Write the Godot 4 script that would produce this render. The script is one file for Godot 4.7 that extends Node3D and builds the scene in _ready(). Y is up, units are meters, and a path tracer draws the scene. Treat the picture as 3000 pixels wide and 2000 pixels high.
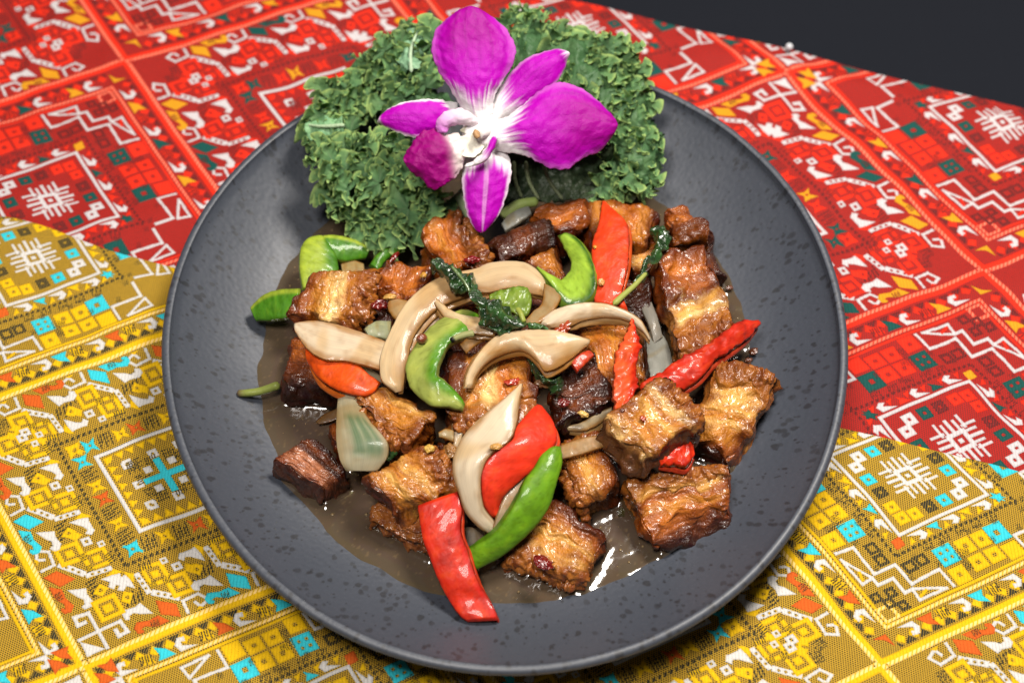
extends Node3D
# A stir-fried pork belly dish on a speckled stoneware plate, lying on two brocade table cloths.
# Lengths in metres; v() takes tenths of a millimetre.

const MM := 0.001
var rng := RandomNumberGenerator.new()
var n_low := FastNoiseLite.new()
var n_mid := FastNoiseLite.new()
var n_fine := FastNoiseLite.new()
var n_cell := FastNoiseLite.new()
var mats := {}
var feet: Array = []          # outlines of pieces that stand in the sauce

const PLATE_C := Vector3(-0.0026, 0.0, 0.015)
const SAUCE_Y := 0.0100


func v(x: float, y: float, z: float) -> Vector3:
	return Vector3(x, y, z) * 0.0001


func _ready() -> void:
	# ---- camera
	var cam := Camera3D.new()
	cam.name = "camera"
	cam.near = 0.02
	cam.far = 20.0
	cam.fov = 22.62
	add_child(cam)
	cam.look_at_from_position(Vector3(0, 0.667 * sin(deg_to_rad(55.0)), 0.667 * cos(deg_to_rad(55.0))), Vector3.ZERO, Vector3.UP)
	var at := CameraAttributesPhysical.new()
	at.frustum_focal_length = 60.0
	at.frustum_near = 0.02
	at.frustum_far = 20.0
	at.exposure_aperture = 8.0
	at.frustum_focus_distance = 0.615
	cam.attributes = at
	# ---- surroundings
	var env := Environment.new()
	env.background_mode = Environment.BG_COLOR
	env.background_color = Color(0.035, 0.036, 0.040).linear_to_srgb()
	env.tonemap_mode = Environment.TONE_MAPPER_LINEAR
	env.tonemap_exposure = 1.0
	env.sdfgi_enabled = true
	env.ssao_enabled = true
	env.ssil_enabled = true
	var we := WorldEnvironment.new()
	we.name = "environment"
	we.environment = env
	add_child(we)
	# ---- lamps: a studio key light from the upper right, a broader one over the camera
	lamp("key_lamp", Vector3(0.30, 0.85, -0.22), Vector2(0.22, 0.22), 1.20, Color(1.0, 0.97, 0.93))
	lamp("front_lamp", Vector3(-0.16, 1.00, 0.30), Vector2(0.24, 0.24), 1.00, Color(1.0, 0.97, 0.94))
	setup()
	table()
	cloths()
	plate()
	build_pork()
	build_pepper()
	build_onion()
	build_basil()
	build_bits()
	build_kale()
	build_orchid()
	sauce()


func lamp(called: String, pos: Vector3, size: Vector2, energy: float, c: Color) -> void:
	var l := AreaLight3D.new()
	l.name = called
	l.area_size = size
	l.light_energy = energy
	l.light_color = c
	l.area_normalize_energy = true
	l.area_range = 5.0
	l.area_attenuation = 2.0
	l.shadow_enabled = true
	add_child(l)
	l.look_at_from_position(pos, Vector3(0, 0.02, 0.01), Vector3.UP)


func setup() -> void:
	rng.seed = 4711
	for a in [[n_low, 0.075, 1, 2], [n_mid, 0.27, 2, 2], [n_fine, 0.62, 3, 2]]:
		a[0].noise_type = FastNoiseLite.TYPE_SIMPLEX_SMOOTH
		a[0].frequency = a[1]
		a[0].seed = a[2]
		a[0].fractal_type = FastNoiseLite.FRACTAL_FBM
		a[0].fractal_octaves = a[3]
	n_cell.noise_type = FastNoiseLite.TYPE_CELLULAR
	n_cell.frequency = 0.42
	n_cell.seed = 9
	n_cell.cellular_return_type = FastNoiseLite.RETURN_DISTANCE
	n_cell.fractal_type = FastNoiseLite.FRACTAL_NONE
	# ---- materials
	var bump_pork := noise_tex(256, 0.085, 21, 3)
	var bump_skin := noise_tex(256, 0.035, 22, 3)
	var bump_fine := noise_tex(256, 0.16, 23, 2)
	mats.pork = std("glazed pork", 0.38, 0.32, 0.10, bump_pork, 0.042, 50.0)
	mats.pork.metallic_specular = 0.42
	mats.pepper = std("pepper skin", 0.44, 0.16, 0.08, bump_skin, 0.016, 40.0)
	mats.pepper.metallic_specular = 0.3
	mats.basil = std("wilted basil", 0.30, 0.8, 0.12, bump_skin, 0.09, 60.0)
	mats.chili = std("chili", 0.25, 0.9, 0.08, bump_skin, 0.05, 60.0)
	mats.kale = std("kale", 0.46, 0.0, 0.3, bump_skin, 0.05, 60.0)
	mats.kale.backlight_enabled = true
	mats.kale.backlight = Color(0.30, 0.36, 0.12)
	mats.kale.metallic_specular = 0.35
	mats.onion = std("fried onion", 0.36, 0.12, 0.06, bump_fine, 0.03, 1.0)
	mats.onion.uv1_triplanar = false
	mats.onion.metallic_specular = 0.34
	mats.onion.albedo_color = Color(1, 1, 1, 0.52)
	mats.onion.refraction_enabled = true
	mats.onion.refraction_scale = 0.034
	mats.onion.albedo_texture = streaks()
	mats.onion.heightmap_texture = mats.onion.albedo_texture
	mats.onion.heightmap_scale = 0.008
	mats.petal = std("orchid petal", 0.5, 0.0, 0.3, bump_fine, 0.02, 40.0)
	mats.petal.backlight_enabled = true
	mats.petal.backlight = Color(0.30, 0.26, 0.30)
	mats.petal.metallic_specular = 0.3
	mats.bead = StandardMaterial3D.new()
	mats.bead.albedo_color = Color(0.75, 0.76, 0.78)
	mats.bead.roughness = 0.12


func noise_tex(size: int, freq: float, sd: int, oct: int) -> Texture2D:
	var n := FastNoiseLite.new()
	n.noise_type = FastNoiseLite.TYPE_SIMPLEX_SMOOTH
	n.frequency = freq
	n.seed = sd
	n.fractal_octaves = oct
	return ImageTexture.create_from_image(n.get_seamless_image(size, size))


func std(called: String, rough: float, coat: float, coat_rough: float, bump: Texture2D, depth: float, scale: float) -> StandardMaterial3D:
	var m := StandardMaterial3D.new()
	m.resource_name = called
	m.vertex_color_use_as_albedo = true
	m.roughness = rough
	if coat > 0.0:
		m.clearcoat_enabled = true
		m.clearcoat = coat
		m.clearcoat_roughness = coat_rough
	m.heightmap_enabled = true
	m.heightmap_texture = bump
	m.heightmap_scale = depth
	m.uv1_triplanar = true
	m.uv1_scale = Vector3.ONE * scale
	return m


func streaks() -> Texture2D:
	# long veins of an onion layer, as seen through its thickness
	var n := FastNoiseLite.new()
	n.frequency = 0.05
	n.seed = 31
	n.fractal_octaves = 3
	var im := Image.create(256, 256, false, Image.FORMAT_RGB8)
	for y in 256:
		for x in 256:
			var a := n.get_noise_2d(x * 0.05, y * 2.2)
			var k: float = clampf(0.965 + 0.07 * a, 0.7, 1.0)
			im.set_pixel(x, y, Color(k, k * 0.995, k * 0.98))
	return ImageTexture.create_from_image(im)


# ------------------------------------------------------------------ naming
var used := {}


func numbered(called: String) -> String:
	var n: int = used.get(called, 0)
	used[called] = n + 1
	return called if n == 0 else "%s_%03d" % [called, n]


func tag(o: Node, label: String, category: String, group := "", kind := "") -> void:
	if label:
		o.set_meta("label", label)
	if category:
		o.set_meta("category", category)
	if group:
		o.set_meta("group", group)
	if kind:
		o.set_meta("kind", kind)


func put(called: String, mesh: Mesh, mat: Material, parent: Node = null) -> MeshInstance3D:
	var o := MeshInstance3D.new()
	o.mesh = mesh
	o.material_override = mat
	if parent:
		o.name = called
		parent.add_child(o, true)
	else:
		o.name = numbered(called)
		add_child(o, true)
	return o


func thing(called: String, label: String, category: String, group := "") -> Node3D:
	var o := Node3D.new()
	o.name = numbered(called)
	add_child(o, true)
	tag(o, label, category, group)
	return o


# ------------------------------------------------------------------ mesh helpers
func normals(V: PackedVector3Array, I: PackedInt32Array) -> PackedVector3Array:
	var N := PackedVector3Array()
	N.resize(V.size())
	var k := 0
	while k < I.size():
		var a := I[k]
		var b := I[k + 1]
		var c := I[k + 2]
		var n := (V[c] - V[a]).cross(V[b] - V[a])
		N[a] += n
		N[b] += n
		N[c] += n
		k += 3
	for i in N.size():
		N[i] = N[i].normalized()
	return N


func outward(V: PackedVector3Array, I: PackedInt32Array) -> PackedInt32Array:
	# turns a closed surface inside out if its faces look inwards
	var vol := 0.0
	var o := V[0]
	for k in range(0, I.size(), 3):
		vol += (V[I[k]] - o).dot((V[I[k + 2]] - o).cross(V[I[k + 1]] - o))
	if vol < 0.0:
		for k in range(0, I.size(), 3):
			var t := I[k]
			I[k] = I[k + 1]
			I[k + 1] = t
	return I


func make(V: PackedVector3Array, N: PackedVector3Array, C: PackedColorArray, I: PackedInt32Array, U := PackedVector2Array()) -> ArrayMesh:
	var a := []
	a.resize(Mesh.ARRAY_MAX)
	a[Mesh.ARRAY_VERTEX] = V
	a[Mesh.ARRAY_NORMAL] = N
	if C.size():
		a[Mesh.ARRAY_COLOR] = C
	if U.size():
		a[Mesh.ARRAY_TEX_UV] = U
	a[Mesh.ARRAY_INDEX] = I
	var m := ArrayMesh.new()
	m.add_surface_from_arrays(Mesh.PRIMITIVE_TRIANGLES, a)
	return m


func smooth_path(p: Array, n: int) -> PackedVector3Array:
	# Catmull-Rom through the points, n + 1 samples at equal arc length
	var dense := PackedVector3Array()
	var m := p.size()
	for i in m - 1:
		var p0: Vector3 = p[maxi(i - 1, 0)]
		var p1: Vector3 = p[i]
		var p2: Vector3 = p[i + 1]
		var p3: Vector3 = p[mini(i + 2, m - 1)]
		for k in 12:
			var t := k / 12.0
			dense.append(0.5 * (2.0 * p1 + (p2 - p0) * t + (2.0 * p0 - 5.0 * p1 + 4.0 * p2 - p3) * t * t + (3.0 * p1 - p0 - 3.0 * p2 + p3) * t * t * t))
	dense.append(p[m - 1])
	var L := PackedFloat32Array([0.0])
	for i in range(1, dense.size()):
		L.append(L[i - 1] + dense[i].distance_to(dense[i - 1]))
	var out := PackedVector3Array()
	var j := 0
	var total := L[L.size() - 1]
	for i in n + 1:
		var s := total * i / n
		while j < L.size() - 2 and L[j + 1] < s:
			j += 1
		var w := L[j + 1] - L[j]
		out.append(dense[j].lerp(dense[j + 1], 0.0 if w <= 0.0 else clampf((s - L[j]) / w, 0.0, 1.0)))
	return out


func sm(a: float, b: float, x: float) -> float:
	return smoothstep(a, b, x)


# A slab between two edges: th thick, bulging by camber; tint(u, w, side) gives its colour.
func ribbon(A: Array, B: Array, th: float, camber: float, tint: Callable, nu := 44, nv := 12, rough := 0.0, wave := Vector3.ZERO, ends := 0.04, flat := 4.0) -> ArrayMesh:
	var pa := smooth_path(A, nu)
	var pb := smooth_path(B, nu)
	var seed_at := Vector3(rng.randf(), rng.randf(), rng.randf()) * 500.0
	var W := PackedFloat32Array()
	for j in nv + 1:
		W.append(0.5 - 0.5 * cos(PI * j / nv))
	for j in nv + 1:
		W[j] = lerpf(W[j], j / float(nv), 0.45 if flat < 5.0 else 0.12)
	var G: Array = []
	var facing := Vector3(0, 0.82, 0.57)
	var across := PackedVector3Array()
	var flip := 0.0
	for i in nu + 1:
		var t := (pa[mini(i + 1, nu)] + pb[mini(i + 1, nu)] - pa[maxi(i - 1, 0)] - pb[maxi(i - 1, 0)])
		var n := t.cross(pb[i] - pa[i])
		flip += n.normalized().dot(facing)
		across.append(n)
	var last := Vector3.UP
	for i in nu + 1:
		var n := across[i] * signf(flip)
		if n.length() < 1e-12:
			n = last
		across[i] = n.normalized()
		last = across[i]
	for pas in 2:
		for i in range(1, nu):
			across[i] = (across[i - 1] + across[i] + across[i + 1]).normalized()
	var V := PackedVector3Array()
	var C := PackedColorArray()
	var U := PackedVector2Array()
	var I := PackedInt32Array()
	# once round the section: (place across, over or under, side that the tint is told)
	var section: Array = []
	var crisp := flat >= 8.0
	if crisp:      # a cut slice: the sides meet the faces in an edge
		for j in nv + 1:
			section.append(Vector3(W[j], 1, 1))
		for j in 3:
			section.append(Vector3(1.0, 1.0 - j, 0))
		for j in nv + 1:
			section.append(Vector3(W[nv - j], -1, -1))
		for j in 3:
			section.append(Vector3(0.0, j - 1.0, 0))
	else:
		for k in 2 * nv:
			var top := k <= nv
			section.append(Vector3(W[k] if top else W[2 * nv - k], 1.0 if top else -1.0, 1.0 if top else -1.0))
	var ring := section.size()
	for i in nu + 1:
		var u := i / float(nu)
		var wide := pa[i].distance_to(pb[i])
		var pu := 1.0
		if ends > 0.0:
			pu = sqrt(maxf(0.0, 1.0 - pow(maxf(0.0, 1.0 - minf(u, 1.0 - u) / ends), 2.0)))
		for k in ring:
			var w: float = section[k].x
			var e := absf(2.0 * w - 1.0)
			var p := pa[i].lerp(pb[i], w)
			var prof := pow(maxf(0.0, 1.0 - pow(e, flat)), 0.5)
			if crisp:
				prof = 1.0 - 0.16 * pow(e, 10.0)
			var off := camber * (1.0 - e * e) * minf(1.0, wide / 0.004)
			if wave.x != 0.0:
				off += wave.x * sin(u * wave.y + wave.z + w * 1.5) * (0.35 + 0.65 * e)
			var q := (p + seed_at) * 1000.0
			if rough > 0.0:
				off += rough * (n_low.get_noise_3dv(q) + 0.55 * n_mid.get_noise_3dv(q))
			var half := 0.5 * th * prof * pu
			p += across[i] * (off + half * section[k].y)
			if rough > 0.0:
				p += (pb[i] - pa[i]).normalized() * (rough * 0.8 * n_mid.get_noise_3dv(q * 1.3 + Vector3(77, 0, 0)) * e + (0.0003 * signf(w - 0.5) * (1.0 - absf(section[k].y)) if crisp and e > 0.99 else 0.0))
			V.append(p)
			C.append(tint.call(u, w, section[k].z))
			U.append(Vector2(u, w))
	for i in nu:
		for k in ring:
			var a := i * ring + k
			var b := i * ring + (k + 1) % ring
			I.append_array([a, b, a + ring, b, b + ring, a + ring])
	I = outward(V, I)
	return make(V, normals(V, I), C, I, U)


func tube(P: Array, r0: float, r1: float, tint: Callable, n := 24, m := 10, rough := 0.0) -> ArrayMesh:
	var pp := smooth_path(P, n)
	var V := PackedVector3Array()
	var C := PackedColorArray()
	var I := PackedInt32Array()
	for i in n + 1:
		var u := i / float(n)
		var t := (pp[mini(i + 1, n)] - pp[maxi(i - 1, 0)]).normalized()
		var a := t.cross(Vector3(0.13, 1, 0.21)).normalized()
		var b := a.cross(t)
		var cap := sqrt(maxf(0.0, 1.0 - pow(maxf(0.0, 1.0 - minf(u, 1.0 - u) * 12.0), 2.0)))
		for k in m:
			var ang := TAU * k / m
			var d := a * cos(ang) + b * sin(ang)
			var r := lerpf(r0, r1, u) * maxf(cap, 0.02)
			if rough > 0.0:
				var q := (pp[i] + d * r) * 1000.0
				r += (n_mid.get_noise_3dv(q) * rough + absf(n_fine.get_noise_3dv(q * 0.6)) * rough) * cap
			V.append(pp[i] + d * r)
			C.append(tint.call(u, k / float(m), 1.0))
	for i in n:
		for k in m:
			var a := i * m + k
			var b := i * m + (k + 1) % m
			I.append_array([a, b, a + m, b, b + m, a + m])
	I = outward(V, I)
	return make(V, normals(V, I), C, I)


func blob(c: Vector3, r: Vector3, spin: float, amp: float, tint: Callable, n := 14) -> ArrayMesh:
	var V := PackedVector3Array()
	var C := PackedColorArray()
	var I := PackedInt32Array()
	var m := n * 2
	var s := Vector3(rng.randf(), rng.randf(), rng.randf()) * 300.0
	var turn := Basis.from_euler(Vector3(rng.randf_range(-0.3, 0.3), spin, rng.randf_range(-0.3, 0.3)))
	for i in n + 1:
		var th := PI * i / n
		for k in m:
			var ph := TAU * k / m
			var d := Vector3(sin(th) * cos(ph), cos(th), sin(th) * sin(ph))
			var k2 := 1.0 + amp * (n_mid.get_noise_3dv(d * 5.0 + s) + 0.6 * n_mid.get_noise_3dv(d * 12.0 + s))
			V.append(c + turn * (d * r) * k2)
			C.append(tint.call(i / float(n), k / float(m), 1.0))
	for i in n:
		for k in m:
			var a := i * m + k
			var b := i * m + (k + 1) % m
			I.append_array([a, b, a + m, b, b + m, a + m])
	I = outward(V, I)
	return make(V, normals(V, I), C, I)


# ------------------------------------------------------------------ table and cloths
func table() -> void:
	var m := StandardMaterial3D.new()
	m.resource_name = "dark felt"
	m.albedo_color = Color(0.006, 0.0075, 0.012).linear_to_srgb()
	m.roughness = 0.9
	m.metallic_specular = 0.3
	m.heightmap_enabled = true
	m.heightmap_texture = noise_tex(256, 0.2, 41, 2)
	m.heightmap_scale = 0.03
	m.uv1_triplanar = true
	m.uv1_scale = Vector3.ONE * 30.0
	var b := BoxMesh.new()
	b.size = Vector3(3.0, 0.04, 3.0)
	var o := put("table_top", b, m)
	o.position = Vector3(0, -0.0255, -0.4)
	tag(o, "dark navy table covering behind the red cloth", "table", "", "structure")


func edge_z(E: Array, x: float) -> float:
	if x <= E[0].x:
		return E[0].z + (x - E[0].x) * (E[1].z - E[0].z) / (E[1].x - E[0].x)
	for i in E.size() - 1:
		if x <= E[i + 1].x:
			var p0: Vector3 = E[maxi(i - 1, 0)]
			var p1: Vector3 = E[i]
			var p2: Vector3 = E[i + 1]
			var p3: Vector3 = E[mini(i + 2, E.size() - 1)]
			var d := p2.x - p1.x
			var t := (x - p1.x) / d
			var m1 := (p2.z - p0.z) / (p2.x - p0.x) * d
			var m2 := (p3.z - p1.z) / (p3.x - p1.x) * d
			return (2 * t * t * t - 3 * t * t + 1) * p1.z + (t * t * t - 2 * t * t + t) * m1 + (-2 * t * t * t + 3 * t * t) * p2.z + (t * t * t - t * t) * m2
	var n := E.size()
	return E[n - 1].z + (x - E[n - 1].x) * (E[n - 1].z - E[n - 2].z) / (E[n - 1].x - E[n - 2].x)


# far edge E, near edge at z1; y0 the height of its upper side, th its thickness at the hem
func cloth_mesh(E: Array, z1: float, y0: float, th: float, O: Vector2, U: Vector2, W: Vector2, ripple: float) -> ArrayMesh:
	var nx := 190
	var nz := 150
	var inv := Transform2D(U, W, O).affine_inverse()
	var V := PackedVector3Array()
	var T := PackedVector2Array()
	var I := PackedInt32Array()
	var rows := nz + 9
	for j in rows + 1:
		for i in nx + 1:
			var x := lerpf(-0.42, 0.42, i / float(nx))
			var ze := edge_z(E, x)
			var y := y0
			var z: float
			var hem := 0.0
			if j < 8:
				# the rolled hem: half a turn from underneath to the top
				var a := lerpf(-PI * 0.5, PI * 0.5, j / 7.0)
				z = ze + th * 0.5 * (1.0 - cos(a))
				y = y0 - th * 0.5 + th * 0.5 * sin(a)
			elif j < rows:
				var t := pow((j - 7) / float(nz + 1), 1.25)
				z = lerpf(ze + th * 0.5, z1, t)
			else:
				z = z1
				y = y0 - th
			if j >= 7 and j < rows:
				hem = sm(0.0, 0.012, z - ze - th * 0.5)
				var q := Vector3(x, 0, z) * 1000.0
				var away := sm(0.075, 0.14, Vector2(x - PLATE_C.x, z - PLATE_C.z).length())
				y += ripple * hem * away * (0.8 * n_low.get_noise_3dv(q * 0.33 + Vector3(y0 * 9e4, 0, 0)) + 0.5)
			V.append(Vector3(x, y, z))
			T.append((inv * Vector2(x, z)) * 0.5)
	for j in rows:
		for i in nx:
			var a := j * (nx + 1) + i
			I.append_array([a, a + nx + 1, a + 1, a + 1, a + nx + 1, a + nx + 2])
	var N := normals(V, I)
	if N[(rows / 2) * (nx + 1) + nx / 2].y < 0.0:
		for k in range(0, I.size(), 3):
			var t := I[k]
			I[k] = I[k + 1]
			I[k + 1] = t
		N = normals(V, I)
	return make(V, N, PackedColorArray(), I, T)


func cloths() -> void:
	var red := brocade([Color(0.25, 0.016, 0.016), Color(0.68, 0.026, 0.010), Color(0.54, 0.50, 0.51), Color(0.008, 0.07, 0.06), Color(0.62, 0.27, 0.012), Color(0.10, 0.018, 0.018), Color(0.80, 0.18, 0.11)], [Color(0.38, 0.014, 0.010), Color(0.11, 0.020, 0.018)], 5, false)
	var yel := brocade([Color(0.42, 0.24, 0.035), Color(0.72, 0.43, 0.005), Color(0.58, 0.56, 0.53), Color(0.035, 0.50, 0.58), Color(0.56, 0.10, 0.012), Color(0.022, 0.022, 0.018), Color(0.84, 0.57, 0.20)], [Color(0.46, 0.272, 0.022), Color(0.028, 0.022, 0.010)], 7, true)
	var er := [v(-4126.1,0,-3358.0), v(-789.8,0,-2140.4), v(310.2,0,-1893.7), v(766.4,0,-1732.7), v(1199.5,0,-1607.0), v(1532.8,0,-1471.3), v(1862.3,0,-1358.6), v(2214.3,0,-1239.9), v(3026,0,-932.3)]
	var rm := cloth_mesh(er, 0.34, 0.0000, 0.0036, Vector2(-0.1704, -0.1492), Vector2(0.1105, -0.0503), Vector2(0.0693, 0.1083), 0.0036)
	var o := put("red_tablecloth", rm, red)
	tag(o, "red brocade table cloth with white hooked motifs behind the plate", "tablecloth")
	var ey := [v(-3062.3,50,-576.7), v(-2374.8,50,-619.8), v(-2093.5,50,-609.0), v(-2006.8,50,-591.1), v(-1888.9,50,-549.9), v(-1754.9,50,-487.9), v(-1608.4,50,-426.5), v(-1465.2,50,-379.6), v(-1337.5,50,-339.9), v(-672.2,50,-161.9), v(520.7,50,209.8), v(1252.4,50,417.2), v(1400.6,50,457.8), v(1583.5,50,514.4), v(1765.2,50,566.0), v(1884.5,50,605.6), v(2693.0,50,886.8)]
	var ym := cloth_mesh(ey, 0.34, 0.0034, 0.0030, Vector2(-0.1469, 0.1385), Vector2(0.104, -0.0503), Vector2(0.065, 0.101), 0.0026)
	o = put("yellow_tablecloth", ym, yel)
	tag(o, "golden yellow brocade table cloth with turquoise motifs in front", "tablecloth")
	# a loose glass bead on the far edge of the red cloth
	var s := SphereMesh.new()
	s.radius = 0.0017
	s.height = 0.0034
	o = put("bead", s, mats.bead)
	o.position = v(1226.9,30,-1568.8)
	tag(o, "small white bead on the far edge of the red cloth", "bead")


const CELL := 512             # texels on a side of one woven cell
var grid: PackedByteArray


# one polygon of thread colour c; (i, j) in percent of the cell, i along the side from the corner, j inwards.
# It is woven again mirrored in the diagonal, and both again turned by half a turn.
func weave(c: int, pts: Array, turns := 4) -> void:
	for s in turns:
		var p := PackedVector2Array()
		for k in range(0, pts.size(), 2):
			var a: float = pts[k]
			var b: float = pts[k + 1]
			var q := Vector2(b, 100.0 - a)
			if s == 1 or s == 3:
				q = Vector2(a, 100.0 - b)
			if s >= 2:
				q = Vector2(100, 100) - q
			p.append(q * (CELL / 100.0))
		fill(c, p)


func fill(c: int, p: PackedVector2Array) -> void:
	var y0 := CELL
	var y1 := 0
	for q in p:
		y0 = mini(y0, int(q.y))
		y1 = maxi(y1, int(q.y) + 1)
	var n := p.size()
	for y in range(maxi(y0, 0), mini(y1 + 1, CELL)):
		var yy := y + 0.5
		var xs := []
		for k in n:
			var a := p[k]
			var b := p[(k + 1) % n]
			if (a.y > yy) != (b.y > yy):
				xs.append(a.x + (yy - a.y) / (b.y - a.y) * (b.x - a.x))
		xs.sort()
		for k in range(0, xs.size() - 1, 2):
			for x in range(maxi(int(round(xs[k])), 0), mini(int(round(xs[k + 1])), CELL)):
				grid[y * CELL + x] = c


func stroke(c: int, pts: Array, w: float) -> void:
	for k in range(0, pts.size() - 2, 2):
		var a := Vector2(pts[k], pts[k + 1])
		var b := Vector2(pts[k + 2], pts[k + 3])
		var d := (b - a).normalized() * w * 0.5
		var s := Vector2(-d.y, d.x)
		a -= d
		b += d
		weave(c, [a.x + s.x, a.y + s.y, b.x + s.x, b.y + s.y, b.x - s.x, b.y - s.y, a.x - s.x, a.y - s.y])


func box(c: int, i: float, j: float, w: float, h := 0.0) -> void:
	var g := w if h == 0.0 else h
	weave(c, [i - w * 0.5, j - g * 0.5, i + w * 0.5, j - g * 0.5, i + w * 0.5, j + g * 0.5, i - w * 0.5, j + g * 0.5])


func ring(c: int, i: float, j: float, w: float, t: float, h := 0.0) -> void:
	var g := w if h == 0.0 else h
	stroke(c, [i - w * 0.5, j - g * 0.5, i + w * 0.5, j - g * 0.5, i + w * 0.5, j + g * 0.5, i - w * 0.5, j + g * 0.5, i - w * 0.5, j - g * 0.5], t)


func dashes(c: int, j: float, i0: float, i1: float, w: float, step := 1.9) -> void:
	var i := i0
	while i < i1:
		weave(c, [i, j - w * 0.5, i + step * 0.62, j - w * 0.5, i + step * 0.82, j + w * 0.5, i + step * 0.2, j + w * 0.5])
		i += step


func hatch(i: float, j: float, w: float, h: float) -> void:
	for k in 5:
		var x := i - w * 0.5 + w * k / 5.0
		weave(5, [x, j - h * 0.5, x + w * 0.09, j - h * 0.5, x + w * 0.24, j + h * (0.5 if k % 2 == 0 else 0.2), x + w * 0.15, j + h * (0.5 if k % 2 == 0 else 0.2)])


func hook_cell() -> void:
	grid = PackedByteArray()
	grid.resize(CELL * CELL)
	var step := 22.4
	for k in 4:
		var o := k * step
		var col := 4 if k % 2 == 0 else 3
		if o + 34.0 > 100.0:
			break
		weave(col, [31.7 + o, 1.8, 32.4 + o, 6.3, 27.6 + o, 10.2, 26.8 + o, 5.0])
		weave(col, [28.5 + o, 1.6, 26.0 + o, 5.2, 23.0 + o, 4.9, 19.6 + o, 6.0, 18.0 + o, 4.4, 18.2 + o, 2.4, 19.8 + o, 1.7, 20.4 + o, 2.6, 19.7 + o, 3.3, 21.2 + o, 3.6, 23.6 + o, 2.1])
		weave(2, [25.2 + o, 6.2, 23.3 + o, 11.6, 21.3 + o, 11.0, 18.2 + o, 11.5, 16.4 + o, 10.2, 16.6 + o, 8.4, 18.2 + o, 7.6, 18.7 + o, 8.9, 20.2 + o, 9.2, 21.6 + o, 8.0])
		stroke(2, [34.1 + o, 2.0, 34.5 + o, 6.5, 39.6 + o, 7.0, 41.4 + o, 4.0, 38.4 + o, 2.6, 37.6 + o, 4.6], 1.05)
		stroke(2, [33.4 + o, 8.4, 28.6 + o, 12.6], 2.2)
		for q in 3:
			box(0, 32.3 + o - q * 1.5, 9.4 + q * 1.3, 0.8)
		stroke(2, [27.1 + o, 14.0, 26.6 + o, 20.4], 1.8)
		for q in 3:
			box(0, 27.0 + o - q * 0.2, 15.2 + q * 2.0, 0.8)
		weave(2, [24.2 + o, 16.6, 24.2 + o, 22.6, 21.8 + o, 22.2, 18.6 + o, 22.4, 17.4 + o, 20.8, 18.6 + o, 19.2, 19.6 + o, 20.4, 21.2 + o, 19.6])
		ring(1, 36.2 + o, 12.2, 5.6, 1.5, 6.4)
		ring(1, 36.2 + o, 12.2, 1.2, 1.4)
		ring(1, 31.6 + o, 18.6, 5.6, 1.5, 6.4)
		ring(1, 31.6 + o, 18.6, 1.2, 1.4)
		hatch(22.4 + o, 14.2, 6.0, 4.6)
		box(2, 38.4 + o, 18.4, 3.0)
		box(0, 38.4 + o, 18.4, 0.9)
		box(2, 35.8 + o, 22.0, 2.2)
		box(0, 35.8 + o, 22.0, 0.8)
		hatch(41.6 + o, 10.6, 3.4, 4.0)
		hatch(30.0 + o, 22.6, 4.0, 3.0)
		weave(1, [20.6 + o, 12.4, 23.0 + o, 15.6, 20.6 + o, 17.4, 18.6 + o, 14.6])
		box(0, 20.8 + o, 15.0, 0.9)
		weave(1, [36.4 + o, 1.9, 39.4 + o, 1.9, 38.0 + o, 3.0])
		hatch(24.0 + o, 3.2, 2.6, 2.2)
		hatch(33.6 + o, 15.4, 2.6, 2.6)
		hatch(29.2 + o, 15.6, 2.4, 2.4)
		weave(1, [24.6 + o, 18.4, 26.0 + o, 21.4, 24.4 + o, 23.0, 23.4 + o, 23.6])
		weave(1, [41.4 + o, 14.2, 43.0 + o, 16.8, 41.0 + o, 18.4, 39.8 + o, 15.8])
	# the corner
	weave(0, [0, 0, 17, 0, 17, 17, 0, 17])
	weave(2, [2.2, 2.2, 8.0, 2.4, 2.4, 8.0])
	stroke(2, [8.6, 2.6, 8.6, 15.5, 4.4, 16.0, 4.2, 13.2, 6.4, 13.2], 1.3)
	ring(1, 14.4, 14.4, 6.2, 1.6)
	ring(1, 14.4, 14.4, 1.6, 1.4)
	# the frame inside
	dashes(5, 25.0, 25.0, 75.0, 1.1)
	for k in 9:
		var i := 29.4 + k * 5.2
		var c: int = [3, 5, 1, 5, 4, 1, 5, 3, 1][k]
		if c == 5:
			hatch(i, 29.4, 4.8, 5.2)
		else:
			weave(c, [i - 2.3, 27.0, i + 0.2, 28.6, i + 2.3, 26.6, i + 2.0, 29.4, i + 2.4, 32.0, i, 30.6, i - 2.2, 32.2, i - 1.4, 29.4])
			box(0, i, 29.5, 0.8)
	stroke(2, [34.0, 34.0, 66.0, 34.0], 1.35)
	for k in 8:
		var i := 37.0 + k * 3.7
		weave(1, [i - 1.6, 35.6, i + 1.6, 35.6, i, 38.4])
	for k in 3:
		box(2, 41.5 + k * 8.5, 41.0, 3.0)
		box(0, 41.5 + k * 8.5, 41.0, 0.9)
		hatch(45.6 + k * 6.0, 43.5, 4.0, 4.6)
	for k in 3:
		box(2, 46.0 + k * 4.0, 46.0, 2.4)
	stroke(3, [44.0, 50.0, 56.0, 50.0], 2.2)
	stroke(6, [0.7, 0.7, 99.3, 0.7], 1.25)
	stroke(0, [0.0, 1.75, 99.3, 1.75], 0.45)


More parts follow.
